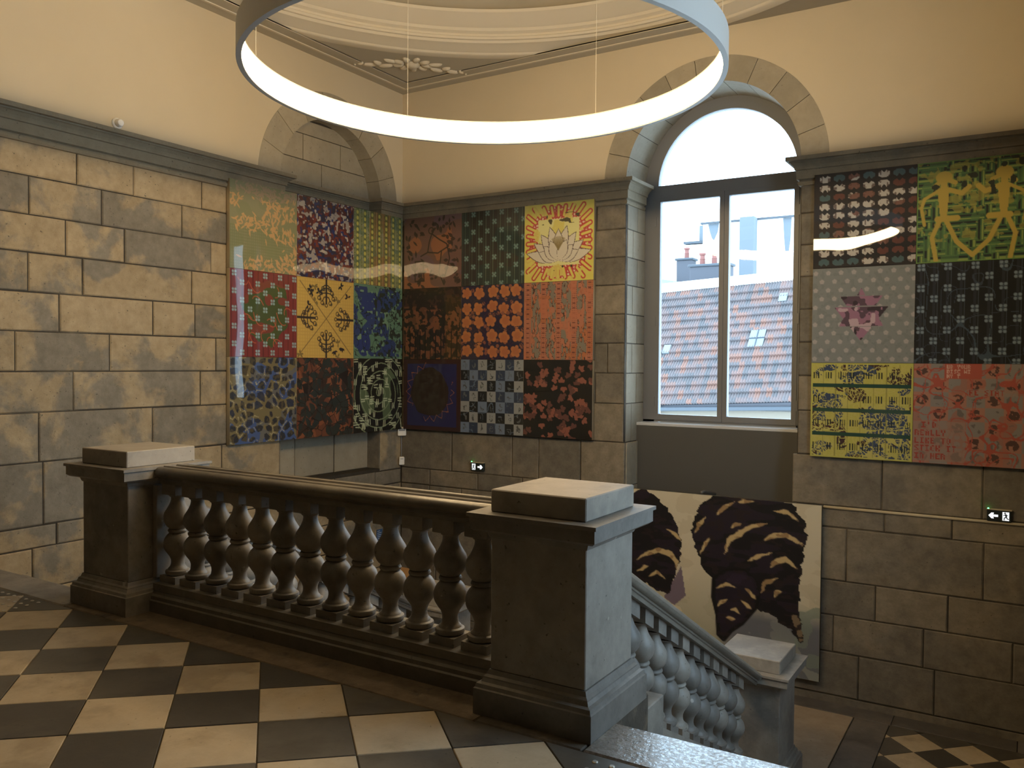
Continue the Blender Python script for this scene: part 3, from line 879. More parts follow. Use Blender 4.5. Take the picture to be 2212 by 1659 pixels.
# sloping balusters: turned shaft upright, foot and head cut to the slope
m = MB().lathe(BPROF, 24, (0, 0), 0.222)
def slblock(mb, h, z0, z1):
    mb.add([(x, y, z+SL*y) for z in (z0, z1) for x, y in ((-h, -h), (h, -h), (h, h), (-h, h))], [(0, 3, 2, 1), (4, 5, 6, 7), (0, 1, 5, 4), (1, 2, 6, 5), (2, 3, 7, 6), (3, 0, 4, 7)])
slblock(m, 0.066, 0.13, 0.225); slblock(m, 0.060, 0.725, 0.86)
bal_slope = m.build('baluster', 'bal', None, smooth=40)
COL.objects.unlink(bal_slope)
def stair_balustrade(label, cx, n=13):
    o = thing('stair_balustrade', label, 'balustrade', (cx, 4.16, 0.0))
    ya, yb = PY+0.245-4.16, NY-0.329-4.16
    zr = 0.446                                           # rail top at y = 4.16
    def sheared(prof, z0, name, mat, smooth=False, y0=None, y1=None):
        y0 = ya if y0 is None else y0; y1 = yb if y1 is None else y1
        n_ = len(prof)
        MB().add([(x, y0, z0+z+SL*y0) for x, z in prof]+[(x, y1, z0+z+SL*y1) for x, z in prof],
                 [tuple(range(n_))[::-1], tuple(range(n_, 2*n_))]+[(i, (i+1) % n_, n_+(i+1) % n_, n_+i) for i in range(n_)]).build(name, mat, o, smooth=smooth)
    sheared(rail_prof(0.0), zr, 'rail', 'rail', 35)
    sheared([(-0.135, -0.30), (-0.135, -0.04), (-0.115, -0.03), (-0.115, 0.0), (0.115, 0.0), (0.115, -0.03), (0.135, -0.04), (0.135, -0.075), (0.150, -0.085), (0.150, -0.30)], zr-0.745, 'string', 'bal', False, None, NY-0.303-4.16)
    for i in range(n):
        y = 0.198*(i-2)
        link('baluster', bal_slope.data, o, None, (0, y, zr-0.922+SL*y))
    return o
sbr = stair_balustrade('grey sloping stone balustrade down the right flight', PRX)
MB().cbox(0.155, 0.262, -0.36, -0.09, -0.34, -0.10, 0.006).build('string_block', 'bal', sbr)
stair_balustrade('sloping stone balustrade of the left flight behind the upright balusters', PLX)
# ------------------------------------------------------------------ RING LAMP
RC, RR, RZ, RH, RT = (-3.11, 4.64), 1.56, 3.45, 0.185, 0.034
lp = thing('ring_lamp', 'large suspended ring lamp glowing on its inner face', 'lamp', (RC[0], RC[1], RZ))
MB().ringlathe([(RR-RT, 0), (RR, 0), (RR, RH), (RR-RT, RH), (RR-RT, RH-0.012), (RR-RT+0.008, RH-0.012), (RR-RT+0.008, 0.012), (RR-RT, 0.012)], 160, (0, 0)).build('housing', 'lamp', lp, smooth=30)
MB().ringlathe([(RR-RT+0.001, 0.012), (RR-RT+0.001, RH-0.012), (RR-RT+0.007, RH-0.012), (RR-RT+0.007, 0.012)], 160, (0, 0)).build('diffuser', 'glow', lp, smooth=30)
for i in range(6):
    a = math.radians(28+60*i)
    x, y = (RR-RT/2)*math.cos(a), (RR-RT/2)*math.sin(a)
    MB().tube([(x, y, RH), (x, y, 2.75)], 0.0016, 5).build('cable', 'cable', lp)

# ------------------------------------------------------------------ SMALL FITTINGS
o = thing('motion_sensor', 'small round white sensor on the plaster above the left cornice', 'sensor', (XL, 4.593, 3.74))
MB().add(*(lambda q: ([(z_, x, y) for x, y, z_ in q.v], q.f))(MB().lathe([(0.050, 0), (0.050, 0.012), (0.042, 0.020)], 20))).build('base', 'white', o, smooth=40)
MB().add(*(lambda q: ([(z_, x, y) for x, y, z_ in q.v], q.f))(MB().lathe([(0.036, 0.02), (0.036, 0.05), (0.028, 0.066), (0.014, 0.072)], 20))).build('dome', 'white', o, smooth=40)
def exit_sign(label, x, z, arrow, w=0.19, h=0.10):
    o = thing('exit_sign', label, 'sign', (x, YB, z))
    MB().cbox(-w/2, w/2, -0.035, 0.0, 0, h, 0.003).build('case', 'black', o)
    MB().box(-w/2-0.003, w/2+0.003, -0.040, 0.0, h, h+0.008).build('top_strip', 'brass', o)
    def poly(pts, name, d=0.0365):
        MB().prism(pts, -d, -0.0345, 'y').build(name, 'sign_w', o)
    s = arrow
    ax_ = s*w*0.24
    A = [(-0.038, -0.010), (0.0, -0.010), (-0.006, -0.026), (0.014, -0.026), (0.038, 0.0), (0.014, 0.026), (-0.006, 0.026), (0.0, 0.010), (-0.038, 0.010)]
    poly([(ax_+s*px, 0.05+pz) for px, pz in A], 'arrow')
    dx = -s*w*0.27
    poly([(dx-0.026, 0.012), (dx+0.026, 0.012), (dx+0.026, 0.088), (dx-0.026, 0.088)], 'door_panel', 0.036)
    man = MB()
    def limb(a, b, t):
        a, b = Vector(a), Vector(b); n_ = Vector((-(b-a).y, (b-a).x)).normalized()*t
        q = [a+n_, b+n_, b-n_, a-n_]
        man.prism([(dx+s*p_.x, p_.y) for p_ in q], -0.0375, -0.036, 'y')
    man.prism([(dx+s*0.006+0.007*math.cos(t), 0.079+0.007*math.sin(t)) for t in np.linspace(0, 2*PI, 9)[:-1]], -0.0375, -0.036, 'y')
    limb((0.002, 0.070), (-0.004, 0.046), 0.006); limb((-0.004, 0.046), (0.012, 0.034), 0.004); limb((0.012, 0.034), (0.012, 0.016), 0.0035)
    limb((-0.004, 0.046), (-0.012, 0.028), 0.004); limb((-0.012, 0.028), (-0.025, 0.026), 0.0035)
    limb((0.002, 0.068), (0.018, 0.056), 0.003); limb((0.000, 0.066), (-0.016, 0.058), 0.003)
    man.build('running_figure', 'black', o)
    MB().lathe([(0.007, 0), (0.007, 0.006), (0.004, 0.010)], 10, (-w/2+0.01, -0.030), h+0.006).build('status_light', 'led', o)
exit_sign('small lit exit sign with right arrow under the back wall pictures', -5.834, 0.268, 1)
exit_sign('small lit exit sign with left arrow above the pale moulding strip', -0.229, 0.232, -1)
def corner_box(label, z, w, h, d, cat, win_=True):
    o = thing('alarm_box', label, cat, (XL+0.03, YB-0.03, z))
    a = math.radians(-45)
    R_ = Matrix.Rotation(math.radians(45), 3, 'Z')
    def rot(mb):
        mb.v = [tuple(R_ @ Vector(v)) for v in mb.v]
        return mb
    rot(MB().cbox(-w/2, w/2, -d, 0.02, 0, h, 0.008)).build('case', 'white', o)
    if win_:
        rot(MB().cbox(-w*0.36, w*0.36, -d-0.003, -d+0.004, h*0.55, h*0.88, 0.002)).build('window_strip', 'greyp', o)
    else:
        rot(MB().cbox(-w*0.25, w*0.25, -d-0.002, -d+0.004, h*0.72, h*0.80, 0.001)).build('slot', 'greyp', o)
    return o
corner_box('white square alarm box in the corner below the pictures', 0.645, 0.11, 0.115, 0.05, 'alarm box')
corner_box('small white upright detector low in the corner under the alarm box', 0.262, 0.07, 0.105, 0.045, 'detector', False)
tag(MB().tube([(XL+0.012, YB-0.012, 0.37), (XL+0.012, YB-0.012, 0.65)], 0.006, 6).build('wall_cable', 'greyp'), 'thin dark cable linking the two white corner boxes', 'cable')
# blue notice, low on the left wall
o = thing('notice', 'small blue printed notice low on the left wall', 'notice', (XL, 8.20, -0.62))
k = NT('blue_notice_print'); k.val('Base Color', (0.03, 0.09, 0.24, 1)); k.val('Roughness', 0.4); MAT['blue'] = k.m
k = NT('notice_text'); k.val('Base Color', (0.45, 0.52, 0.62, 1)); MAT['ntext'] = k.m
MB().cbox(0.0, 0.008, -0.055, 0.055, -0.10, 0.09, 0.002).build('sheet', 'blue', o)
for i, wd in enumerate((0.05, 0.08, 0.075, 0.06, 0.08, 0.07)):
    MB().box(0.008, 0.009, -0.045, -0.045+wd, 0.066-i*0.024, 0.073-i*0.024).build('text_line', 'ntext', o)
# wooden leaflet stand on the landing against the left wall
o = thing('leaflet_stand', 'orange wooden stand with a white leaflet, in the far landing corner', 'stand', (-6.90, 8.38, ZL))
MB().cbox(-0.14, 0.14, -0.13, 0.13, 0.0, 0.04, 0.004).build('foot', 'wood', o)
MB().cbox(-0.03, 0.03, -0.03, 0.03, 0.04, 0.50, 0.004).build('post', 'wood', o)
MB().add([(x, y, z+0.55*y) for z in (0.50, 0.53) for x, y in ((-0.15, -0.14), (0.15, -0.14), (0.15, 0.17), (-0.15, 0.17))], [(0, 3, 2, 1), (4, 5, 6, 7), (0, 1, 5, 4), (1, 2, 6, 5), (2, 3, 7, 6), (3, 0, 4, 7)]).build('desk', 'wood', o)
MB().add([(x, y, z+0.55*y) for z in (0.531, 0.536) for x, y in ((-0.11, -0.10), (0.11, -0.10), (0.11, 0.0), (-0.11, 0.0))], [(0, 3, 2, 1), (4, 5, 6, 7), (0, 1, 5, 4), (1, 2, 6, 5), (2, 3, 7, 6), (3, 0, 4, 7)]).build('leaflet', 'white', o)
# bracket bar sticking out over the dark painting
tag(MB().tube([(-2.94, YB+0.34, 0.19), (-2.94, YB-0.0, 0.255), (-2.94, YB-0.10, 0.262)], 0.017, 8).build('bracket_bar', 'steel_d', smooth=True), 'short grey metal bar poking out above the dark root painting', 'bracket')

# ------------------------------------------------------------------ PICTURES: colours computed on a fine grid
N = 150
rng = np.random.default_rng(5)
VV, UU = np.meshgrid((np.arange(N+1))/N, (np.arange(N+1))/N, indexing='ij')    # V down, U right
def canvas(c): return np.tile(np.array(c, float), (N+1, N+1, 1))
def vnoise(fr, seed, fy=None, oct_=1):
    r = np.random.default_rng(seed); tot = np.zeros_like(UU); amp = 1.0; s = 0
    fy = fy or fr
    for o_ in range(oct_):
        gx, gy = int(fr*2**o_)+2, int(fy*2**o_)+2
        g = r.random((gy+1, gx+1))
        x = UU*fr*2**o_; y = VV*fy*2**o_
        xi, yi = x.astype(int), y.astype(int)
        fx, fy_ = x-xi, y-yi
        fx = fx*fx*(3-2*fx); fy_ = fy_*fy_*(3-2*fy_)
        v = (g[yi, xi]*(1-fx)+g[yi, xi+1]*fx)*(1-fy_)+(g[yi+1, xi]*(1-fx)+g[yi+1, xi+1]*fx)*fy_
        tot += amp*v; s += amp; amp *= 0.5
    return tot/s
def voro(n, seed, jit=1.0, grid=None, metric=2):
    """distance to nearest and second nearest seed, and its id"""
    r = np.random.default_rng(seed)
    if grid:
        gx, gy = grid
        X, Y = np.meshgrid((np.arange(-1, gx+1)+0.5)/gx, (np.arange(-1, gy+1)+0.5)/gy)
        S = np.c_[X.ravel(), Y.ravel()]+(r.random((X.size, 2))-0.5)*jit/np.array([gx, gy])
    else:
        S = r.random((n, 2))*1.2-0.1
    d1 = np.full(UU.shape, 9.0); d2 = d1.copy(); idx = np.zeros(UU.shape, int)
    for i, (sx_, sy_) in enumerate(S):
        d = np.hypot(UU-sx_, VV-sy_) if metric == 2 else np.abs(UU-sx_)+np.abs(VV-sy_)
        c = d < d1
        d2 = np.where(c, d1, np.minimum(d2, d)); idx = np.where(c, i, idx); d1 = np.where(c, d, d1)
    return d1, d2, idx, S
def put(im, mask, c, a=1.0):
    m = np.clip(mask.astype(float)*a, 0, 1)[..., None]
    im[:] = im*(1-m)+np.array(c, float)*m
def seg(pts, w_):
    """mask of a polyline with width"""
    d = np.full(UU.shape, 9.0)
    for (ax_, ay_), (bx, by) in zip(pts[:-1], pts[1:]):
        vx, vy = bx-ax_, by-ay_
        t = np.clip(((UU-ax_)*vx+(VV-ay_)*vy)/(vx*vx+vy*vy+1e-12), 0, 1)
        d = np.minimum(d, np.hypot(UU-ax_-t*vx, VV-ay_-t*vy))
    return np.clip((w_-d)*N+0.5, 0, 1)
def inpoly(pts):
    m = np.zeros(UU.shape, bool)
    n_ = len(pts)
    for i in range(n_):
        (x0, y0), (x1, y1) = pts[i], pts[(i+1) % n_]
        if y0 == y1: continue
        c = ((y0 > VV) != (y1 > VV)) & (UU < (x1-x0)*(VV-y0)/(y1-y0)+x0)
        m ^= c
    return m
def disc(x, y, r, ry=None):
    return np.clip((1-np.hypot((UU-x)/r, (VV-y)/(ry or r)))*r*N+0.5, 0, 1)
def leaf(x, y, a, l, w_):
    c, s = math.cos(a), math.sin(a)
    p = (UU-x)*c+(VV-y)*s; q = -(UU-x)*s+(VV-y)*c
    return (p > 0) & (p < l) & (np.abs(q) < w_*np.sin(np.clip(p/l, 0, 1)*PI))
def crossflower(im, x, y, r, c1, c2=None):
    for dx, dy in ((-1, -1), (1, -1), (-1, 1), (1, 1)):
        put(im, disc(x+dx*r*0.62, y+dy*r*0.62, r*0.52), c1)
    put(im, disc(x, y, r*0.35), c2 or c1)
FONT = {'A': '010101111101101', 'B': '110101110101110', 'C': '011100100100011', 'D': '110101101101110', 'E': '111100110100111', 'F': '111100110100100', 'H': '101101111101101', 'I': '111010010010111', 'K': '101101110101101', 'L': '100100100100111', 'M': '101111111101101', 'N': '110101101101101', 'O': '010101101101010', 'R': '110101110101101', 'S': '011100010001110', 'T': '111010010010010', 'U': '101101101101111', 'W': '101101111111101', 'Y': '101101010010010', "'": '010010000000000'}
def text(im, s, x, y, h, c):
    u = h/5
    for ch in s:
        if ch in FONT:
            for i, b in enumerate(FONT[ch]):
                if b == '1':
                    gx, gy = x+(i % 3)*u, y+(i//3)*u
                    put(im, (UU >= gx-u*0.05) & (UU < gx+u*0.98) & (VV >= gy) & (VV < gy+u*1.02), c)
        x += u*4

def L00():
    im = canvas((146, 146, 102)); put(im, vnoise(3, 1, oct_=2) > .55, (156, 150, 112), .5)
    g = (np.sin(UU*2*PI*34) > .2) | (np.sin(VV*2*PI*30) > .4); put(im, g & (VV > .5), (126, 136, 86), .5)
    zone = vnoise(3.2, 12, 4.5, 2)
    r = np.random.default_rng(4)
    for i in range(620):
        x, y = r.random(2)
        zz = zone[int(y*N), int(x*N)]
        if zz < .5 and not (y < .16) and not (.36 < y < .56 and abs(x-.45-.4*(y-.46)) < .4): continue
        if .22 < y < .33 and x > .15 and zz < .62: continue
        if .62 < y < .86 and x < .8: continue
        put(im, leaf(x, y, r.uniform(0, 6.28), r.uniform(.05, .10), r.uniform(.008, .016)), (214, 166, 100) if y > .15 else (176, 150, 116))
    return im
def L01():
    im = canvas((96, 44, 38))
    put(im, vnoise(16, 3, oct_=2) > .55, (52, 48, 74)); put(im, vnoise(20, 8, oct_=2) > .60, (128, 54, 40)); put(im, vnoise(18, 21, oct_=2) > .63, (168, 158, 150)); put(im, vnoise(30, 5) > .74, (40, 52, 110)); put(im, vnoise(26, 15) > .8, (196, 180, 164))
    return im
def L02():
    im = canvas((150, 156, 100)); put(im, vnoise(12, 3, oct_=2) > .55, (120, 140, 108)); put(im, vnoise(14, 9, oct_=2) > .62, (160, 164, 128))
    c = np.abs(UU-.52) < .22
    put(im, c & (vnoise(4, 31) > .38), (176, 128, 58), .7); put(im, c & (np.sin(UU*2*PI*22) > .3), (150, 92, 44), .7)
    put(im, (np.sin(UU*2*PI*15) > .2) & (np.sin(VV*2*PI*44) > .1), (92, 110, 52), .75)
    for i in range(7):
        x = .07+.145*i
        put(im, np.abs(UU-x) < .028, (96, 110, 58), .7)
        for j in range(13): put(im, disc(x, .05+j*.077, .021, .027), (214, 204, 78))
    return im
def L10():
    im = canvas((138, 44, 42)); put(im, np.sin(UU*2*PI*13) > .82, (110, 34, 34)); 
    blob = ((UU-.52)/.34)**2+((VV-.48)/.42)**2+1.1*(vnoise(5, 77, oct_=2)-.5) < .85
    put(im, blob, (72, 92, 44)); put(im, blob & (vnoise(9, 7) > .6), (134, 60, 40))
    r = np.random.default_rng(2)
    for i in range(16):
        x, y = r.uniform(.1, .95), r.uniform(.08, .9); a = r.uniform(0, 6.28)
        pts = [(x+.16*math.cos(a+t*1.1)*t, y+.16*math.sin(a+t*1.6)*t) for t in np.linspace(0, 1, 7)]
        put(im, seg(pts, .005), (206, 92, 50))
    for j in range(10):
        for i in range(5):
            crossflower(im, .06+.225*i+(.112 if j % 2 else 0), .05+.1*j, .029, (150, 186, 190), (120, 120, 120))
    return im
def L11():
    im = canvas((226, 184, 66)); put(im, (np.sin(UU*2*PI*24) > .6) | (np.sin(VV*2*PI*24) > .6), (206, 164, 58), .5)
    K_ = (44, 42, 46)
    put(im, seg([(0.05, 0.05), (.95, .95)], .004), (110, 90, 60)); put(im, seg([(.95, .05), (.05, .95)], .004), (110, 90, 60))
    r = np.random.default_rng(8)
    for q in range(4):
        ca, sa = [(0, 1), (-1, 0), (0, -1), (1, 0)][q]
        b = [(.5, 0), (1, .5), (.5, 1), (0, .5)][q]
        def T(p_, s_): return (b[0]+ca*p_-sa*s_, b[1]+sa*p_+ca*s_)
        put(im, seg([T(0, 0), T(.3, 0)], .014), K_)
        for p0, s_, p1 in ((.11, .10, .15), (.17, .125, .22), (.22, .07, .28), (.07, .06, .10)):
            for sg in (1, -1):
                put(im, seg([T(p0, 0), T(p0+.01, sg*s_*.6), T(p1, sg*s_)], .007), K_)
                e = T(p1+.02, sg*s_); put(im, disc(*e, .03)-disc(*e, .02), K_); put(im, disc(e[0]+.02, e[1]+.015, .018)-disc(e[0]+.02, e[1]+.015, .01), K_)
        e = T(.33, 0); put(im, disc(*e, .026)-disc(*e, .016), K_)
    for i in range(26):
        x, y = r.random(2)
        if abs(x-.5) < .2 or abs(y-.5) < .18: 
            if not (abs(x-y) < .06 or r.random() < .25): continue
        c_ = K_ if r.random() < .55 else (140, 118, 60)
        for t in range(5):
            put(im, leaf(x, y, r.uniform(0, 6.28), .06, .013), c_)
    return im
def L12():
    im = canvas((98, 140, 112)); n1 = vnoise(5, 41, oct_=3)
    put(im, (n1 > .56) & (VV > .03) & (VV < .97), (44, 66, 118)); put(im, disc(.36, .3, .24, .2) > 0, (42, 62, 122)); put(im, seg([(.1, .75), (.85, .12)], .09), (44, 70, 122)); put(im, disc(.2, .8, .13, .17), (40, 60, 124)); put(im, disc(.75, .85, .13, .12), (42, 64, 120))
    e = np.abs(vnoise(14, 42, oct_=2)-.5) < .035; put(im, e & (vnoise(4, 9) > .35), (34, 48, 44)); put(im, (vnoise(18, 6, oct_=2) > .62) & (UU > .4), (44, 54, 42)); put(im, vnoise(22, 12) > .82, (120, 160, 124))
    return im
def L20():
    im = canvas((128, 116, 74)); put(im, vnoise(5, 51, oct_=2) > .52, (62, 92, 150)); put(im, vnoise(9, 57, oct_=2) > .66, (108, 108, 104))
    d1, d2, idx, S = voro(0, 52, .8, (8, 10))
    rr = np.random.default_rng(3).random(400)
    cell = (d2-d1 > .022+.02*vnoise(30, 5)) & (rr[idx] > .1)
    put(im, cell, (46, 50, 58)); put(im, cell & (vnoise(26, 3, oct_=2) > .56), (84, 76, 56)); put(im, cell & (rr[idx] > .8), (44, 58, 92), .6)
    put(im, (d2-d1 < .006) & (vnoise(20, 8) > .6), (186, 176, 128))
    return im
def L21():
    im = canvas((146, 80, 40)); put(im, vnoise(5, 66, oct_=2) > .56, (118, 64, 36))
    r = np.random.default_rng(6)
    for i in range(190):
        put(im, leaf(r.random(), r.random(), r.uniform(0, 6.28), r.uniform(.10, .22), r.uniform(.022, .045)), (44, 52, 48) if r.random() < .7 else (64, 44, 34))
    d1, d2, idx, S = voro(70, 61); put(im, d2-d1 < .008, (38, 26, 22))
    return im
def L22():
    im = canvas((26, 24, 20)); c = (168, 186, 138)
    rad = np.hypot(UU-.52, VV-.48); ang = np.arctan2(VV-.48, UU-.52)
    put(im, (vnoise(6, 71) > .55) & (rad < .4), (92, 112, 76))
    put(im, (np.mod(rad*9-ang/(2*PI)+.12*vnoise(5, 2), 1) < .13) & (rad < .62), (140, 156, 114))
    r = np.random.default_rng(7)
    for i in range(78):
        x, y = r.random(2); h = r.random() < .5
        for o_ in (-.016, .016):
            put(im, seg([(x-.035, y+o_), (x+.035, y+o_+r.uniform(-.01, .01))] if h else [(x+o_, y-.035), (x+o_+r.uniform(-.01, .01), y+.035)], .0075), (206, 216, 172))
    return im
def B00():
    im = canvas((128, 92, 76)); put(im, vnoise(3, 81, oct_=2) > .55, (122, 92, 92)); put(im, vnoise(5, 83) > .68, (168, 104, 62)); dk = (68, 56, 42)
    r = np.random.default_rng(9)
    for i in range(120):
        x, y = r.uniform(.02, .98), r.uniform(.05, .98)
        if .3 < x < .7 and .2 < y < .8: continue
        put(im, leaf(x, y, r.uniform(0, 6.28), r.uniform(.06, .12), r.uniform(.014, .028)), dk, .85)
    for pts in ([(.5, .22), (.45, .35), (.42, .5), (.3, .55)], [(.5, .25), (.62, .33), (.75, .4), (.8, .6), (.72, .85)], [(.42, .5), (.6, .52), (.75, .45)], [(.2, .62), (.2, .9), (.36, .9), (.34, .62), (.2, .62)], [(.66, .5), (.62, .8), (.7, .95)], [(.3, .66), (.42, .7)]):
        put(im, seg(pts, .009), dk)
    put(im, disc(.48, .2, .05)-disc(.48, .2, .036), dk)
    return im
def B01():
    im = canvas((48, 62, 54)); put(im, vnoise(3, 91, oct_=2) > .5, (58, 54, 44)); 
    for i in range(9): put(im, np.abs(UU-.06-.113*i) < .006, (86, 100, 82))
    for i in range(9): put(im, np.abs(UU-.02-.113*i) < .003, (70, 90, 78))
    for j in range(9):
        for i in range(5):
            crossflower(im, .08+.226*i+(0 if j % 2 else .113), .04+.118*j, .031, (112, 146, 136), (140, 170, 160))
    return im
def B02():
    im = canvas((226, 212, 70)); rd = (204, 54, 46); cx0 = np.maximum(np.abs(UU-.5), np.abs(VV-.5))
    dots = (np.hypot(np.mod(UU*24, 1)-.5, np.mod(VV*24+.5*np.floor(UU*24), 1)-.5) > .36)
    fr = (np.hypot((UU-.5)/.44, (VV-.5)/.44) < 1.02+.12*(vnoise(6, 1)-.5))
    put(im, fr & dots, rd); put(im, fr & ~dots, (236, 206, 170))
    put(im, (cx0 < .30) & fr, (234, 228, 140))
    for i in range(28):
        a = 2*PI*i/28; c, s = math.cos(a), math.sin(a); q = .42/max(abs(c), abs(s))
        x0, y0, x1, y1 = .5+c*q*.8, .5+s*q*.8, .5+c*q*1.07, .5+s*q*1.07
        put(im, seg([(x0, y0), (x1, y1)], .034), rd); put(im, seg([(x0, y0), (x1, y1)], .016), (232, 214, 76))
    put(im, vnoise(11, 4, oct_=2) > .68, (230, 214, 84), .9)
    W_ = (224, 214, 190); ln = (104, 84, 78)
    pet = [(-2.9, .40), (-.24, .40), (-2.55, .36), (-.6, .36), (-2.2, .36), (-.95, .36), (-1.85, .38), (-1.3, .38), (-1.57, .34), (-2.75, .26), (-.4, .26), (-2.4, .24), (-.75, .24), (-2.0, .24), (-1.15, .24)]
    for a, l in pet:
        mk = leaf(.5, .74, a, l*1.22, .078); mk2 = leaf(.5, .74, a, l*1.18, .070)
        put(im, mk, ln); put(im, mk2, W_)
    for i in range(14):
        a = -1.57+(i-6.5)*.09; put(im, seg([(.5, .60), (.5+.17*math.cos(a), .60+.17*math.sin(a))], .004), (150, 128, 70))
    put(im, (vnoise(16, 44) > .7) & (np.abs(VV-.8) < .06) & (np.abs(UU-.5) < .2), (70, 66, 44)); put(im, (vnoise(18, 48) > .74) & (np.abs(VV-.2) < .07) & (np.abs(UU-.5) < .3), (84, 76, 50))
    return im
def B10():
    im = canvas((50, 40, 28)); put(im, vnoise(16, 101, oct_=2) > .54, (112, 70, 40)); put(im, vnoise(12, 105, oct_=2) > .58, (44, 36, 26)); put(im, (vnoise(20, 104, oct_=2) > .58) & (VV > .3), (136, 82, 44)); put(im, (np.sin(UU*2*PI*11) > .8) & (VV > .6), (34, 28, 22)); put(im, VV < .25, (52, 40, 28), .6)
    return im
def B11():
    im = canvas((38, 34, 66))
    r = np.random.default_rng(11)
    for j in range(5):
        for i in range(5):
            x, y = .1+.2*i+r.uniform(-.02, .02), .1+.2*j+r.uniform(-.02, .02)
            a0 = r.uniform(0, 6.28)
            for t in range(5): put(im, disc(x+.052*math.cos(a0+t*1.257), y+.052*math.sin(a0+t*1.257), .036+r.uniform(-.008, .008)), (198, 116, 48))
            put(im, disc(x, y, .05), (188, 106, 48))
            for t in range(2):
                b = r.uniform(0, 6.28); put(im, disc(x+.11*math.cos(b), y+.11*math.sin(b), .026), (150, 88, 62))
            aa = np.arctan2(VV-y, UU-x); rr = np.hypot(UU-x, VV-y)
            put(im, (np.abs(rr-.118) < .0055) & (np.sin(aa+a0) > .1), (64, 44, 60))
    return im
def B12():
    im = canvas((192, 114, 76)); put(im, vnoise(3, 111) > .6, (190, 108, 56))
    for x in (.18, .40, .62, .84):
        b = np.abs(UU-x) < .07; e = vnoise(44, int(x*100), 16, 2)
        put(im, b & (e > .52), (134, 124, 108)); put(im, b & (np.abs(e-.47) < .04), (84, 60, 48))
    for x in (.06, .29, .51, .73, .95):
        b = np.abs(UU-x) < .04
        put(im, b & (np.sin(VV*2*PI*38) > .2) & (np.sin((UU-x)*2*PI*38) > 0), (158, 82, 60)); put(im, b & (np.abs(np.mod(VV*16, 1)-.5) < .12) & (np.abs(UU-x) < .02), (120, 62, 50))
    put(im, vnoise(7, 113, oct_=2) > .66, (200, 112, 70), .8)
    return im
def B20():
    im = canvas((62, 34, 30)); inn = (np.abs(UU-.5) < .43) & (np.abs(VV-.5) < .44); put(im, inn, (38, 38, 92))
    rad = np.hypot((UU-.47), (VV-.46)); ang = np.arctan2(VV-.46, UU-.47)
    st = .34+.07*np.sign(np.sin(ang*13))*(np.abs(np.mod(ang*13/PI, 1)-.5))
    put(im, rad < .33+.05*(vnoise(8, 3)-.5), (50, 36, 30)); put(im, (np.abs(rad-.38-.08*(np.abs(np.mod(ang*9/PI, 1)-.5)*2-.5)) < .006) & (vnoise(4, 6) > .35), (156, 92, 62)); put(im, (rad < .33) & (np.sin(UU*2*PI*36) > .7), (64, 42, 32), .5)
    return im
def B21():
    im = canvas((30, 32, 34)); I, J = np.floor(UU*7).clip(0, 6).astype(int), np.floor(VV*7).clip(0, 6).astype(int)
    lt = (I+J) % 2 == 0
    rr = np.random.default_rng(21).random((7, 7))
    put(im, lt, (150, 154, 154)); put(im, ~lt & (rr[J, I] > .4), (50, 64, 88)); put(im, lt & (rr[J, I] > .72), (110, 128, 152))
    u, v = np.mod(UU*7, 1), np.mod(VV*7, 1)
    fig = (np.hypot((u-.5)/.24, (v-.56)/.3) < 1) | (np.hypot(u-.42, v-.24) < .13)
    e = np.abs(vnoise(34, 23)-.5) < .1
    put(im, lt & fig & e, (84, 88, 90)); put(im, ~lt & fig & e, (96, 104, 108)); put(im, (np.abs(vnoise(6, 27)-.5) < .012) & ~lt, (110, 140, 170), .7)
    return im
def B22():
    im = canvas((20, 17, 16)); r = np.random.default_rng(23)
    for i in range(105):
        x, y, a = r.random(), r.random(), r.uniform(0, 6.28); c = (150, 84, 64) if r.random() < .5 else (106, 62, 52)
        for t in (-.9, 0, .9): put(im, leaf(x, y, a+t, .062 if t else .075, .022), c)
    return im
def R00():
    im = canvas((34, 30, 34)); tl = vnoise(3, 31)
    r = np.random.default_rng(31)
    for j in range(10):
        for i in range(7):
            x, y = .11+.145*i, .06+.098*j
            edge = (j == 0 or j == 9 or i == 0 and r.random() < .4 or i == 6 and r.random() < .3)
            q = r.random()
            c = (70, 104, 110) if edge and q < .6 else (110, 58, 46) if (q < .12 or (i > 3 and q < .45)) else (206, 200, 190)
            mk = (np.abs(UU-x) < .056) & (np.abs(VV-y) < .036) & (np.abs(UU-x)/.056+np.abs(VV-y)/.036 < 1.45)
            notch = (np.abs(UU-x) < .036+(y-VV)*(1 if (i+j) % 2 else -1)) & ((VV-y)*(1 if (i+j) % 2 else -1) > .012)
            notch = (np.abs(UU-x) < ((VV-y)*(1 if (i+j) % 2 else -1)-.010)*.9) & ((VV-y)*(1 if (i+j) % 2 else -1) > .010)
            put(im, mk & ~notch, c)
            if c[0] > 150:
                put(im, mk & ~notch & (np.abs(UU-x) > .024) & (vnoise(50, 33) > .5), (120, 104, 96)); put(im, mk & ~notch & (vnoise(7, 35+j) > .68), (120, 66, 52), .8)
    return im
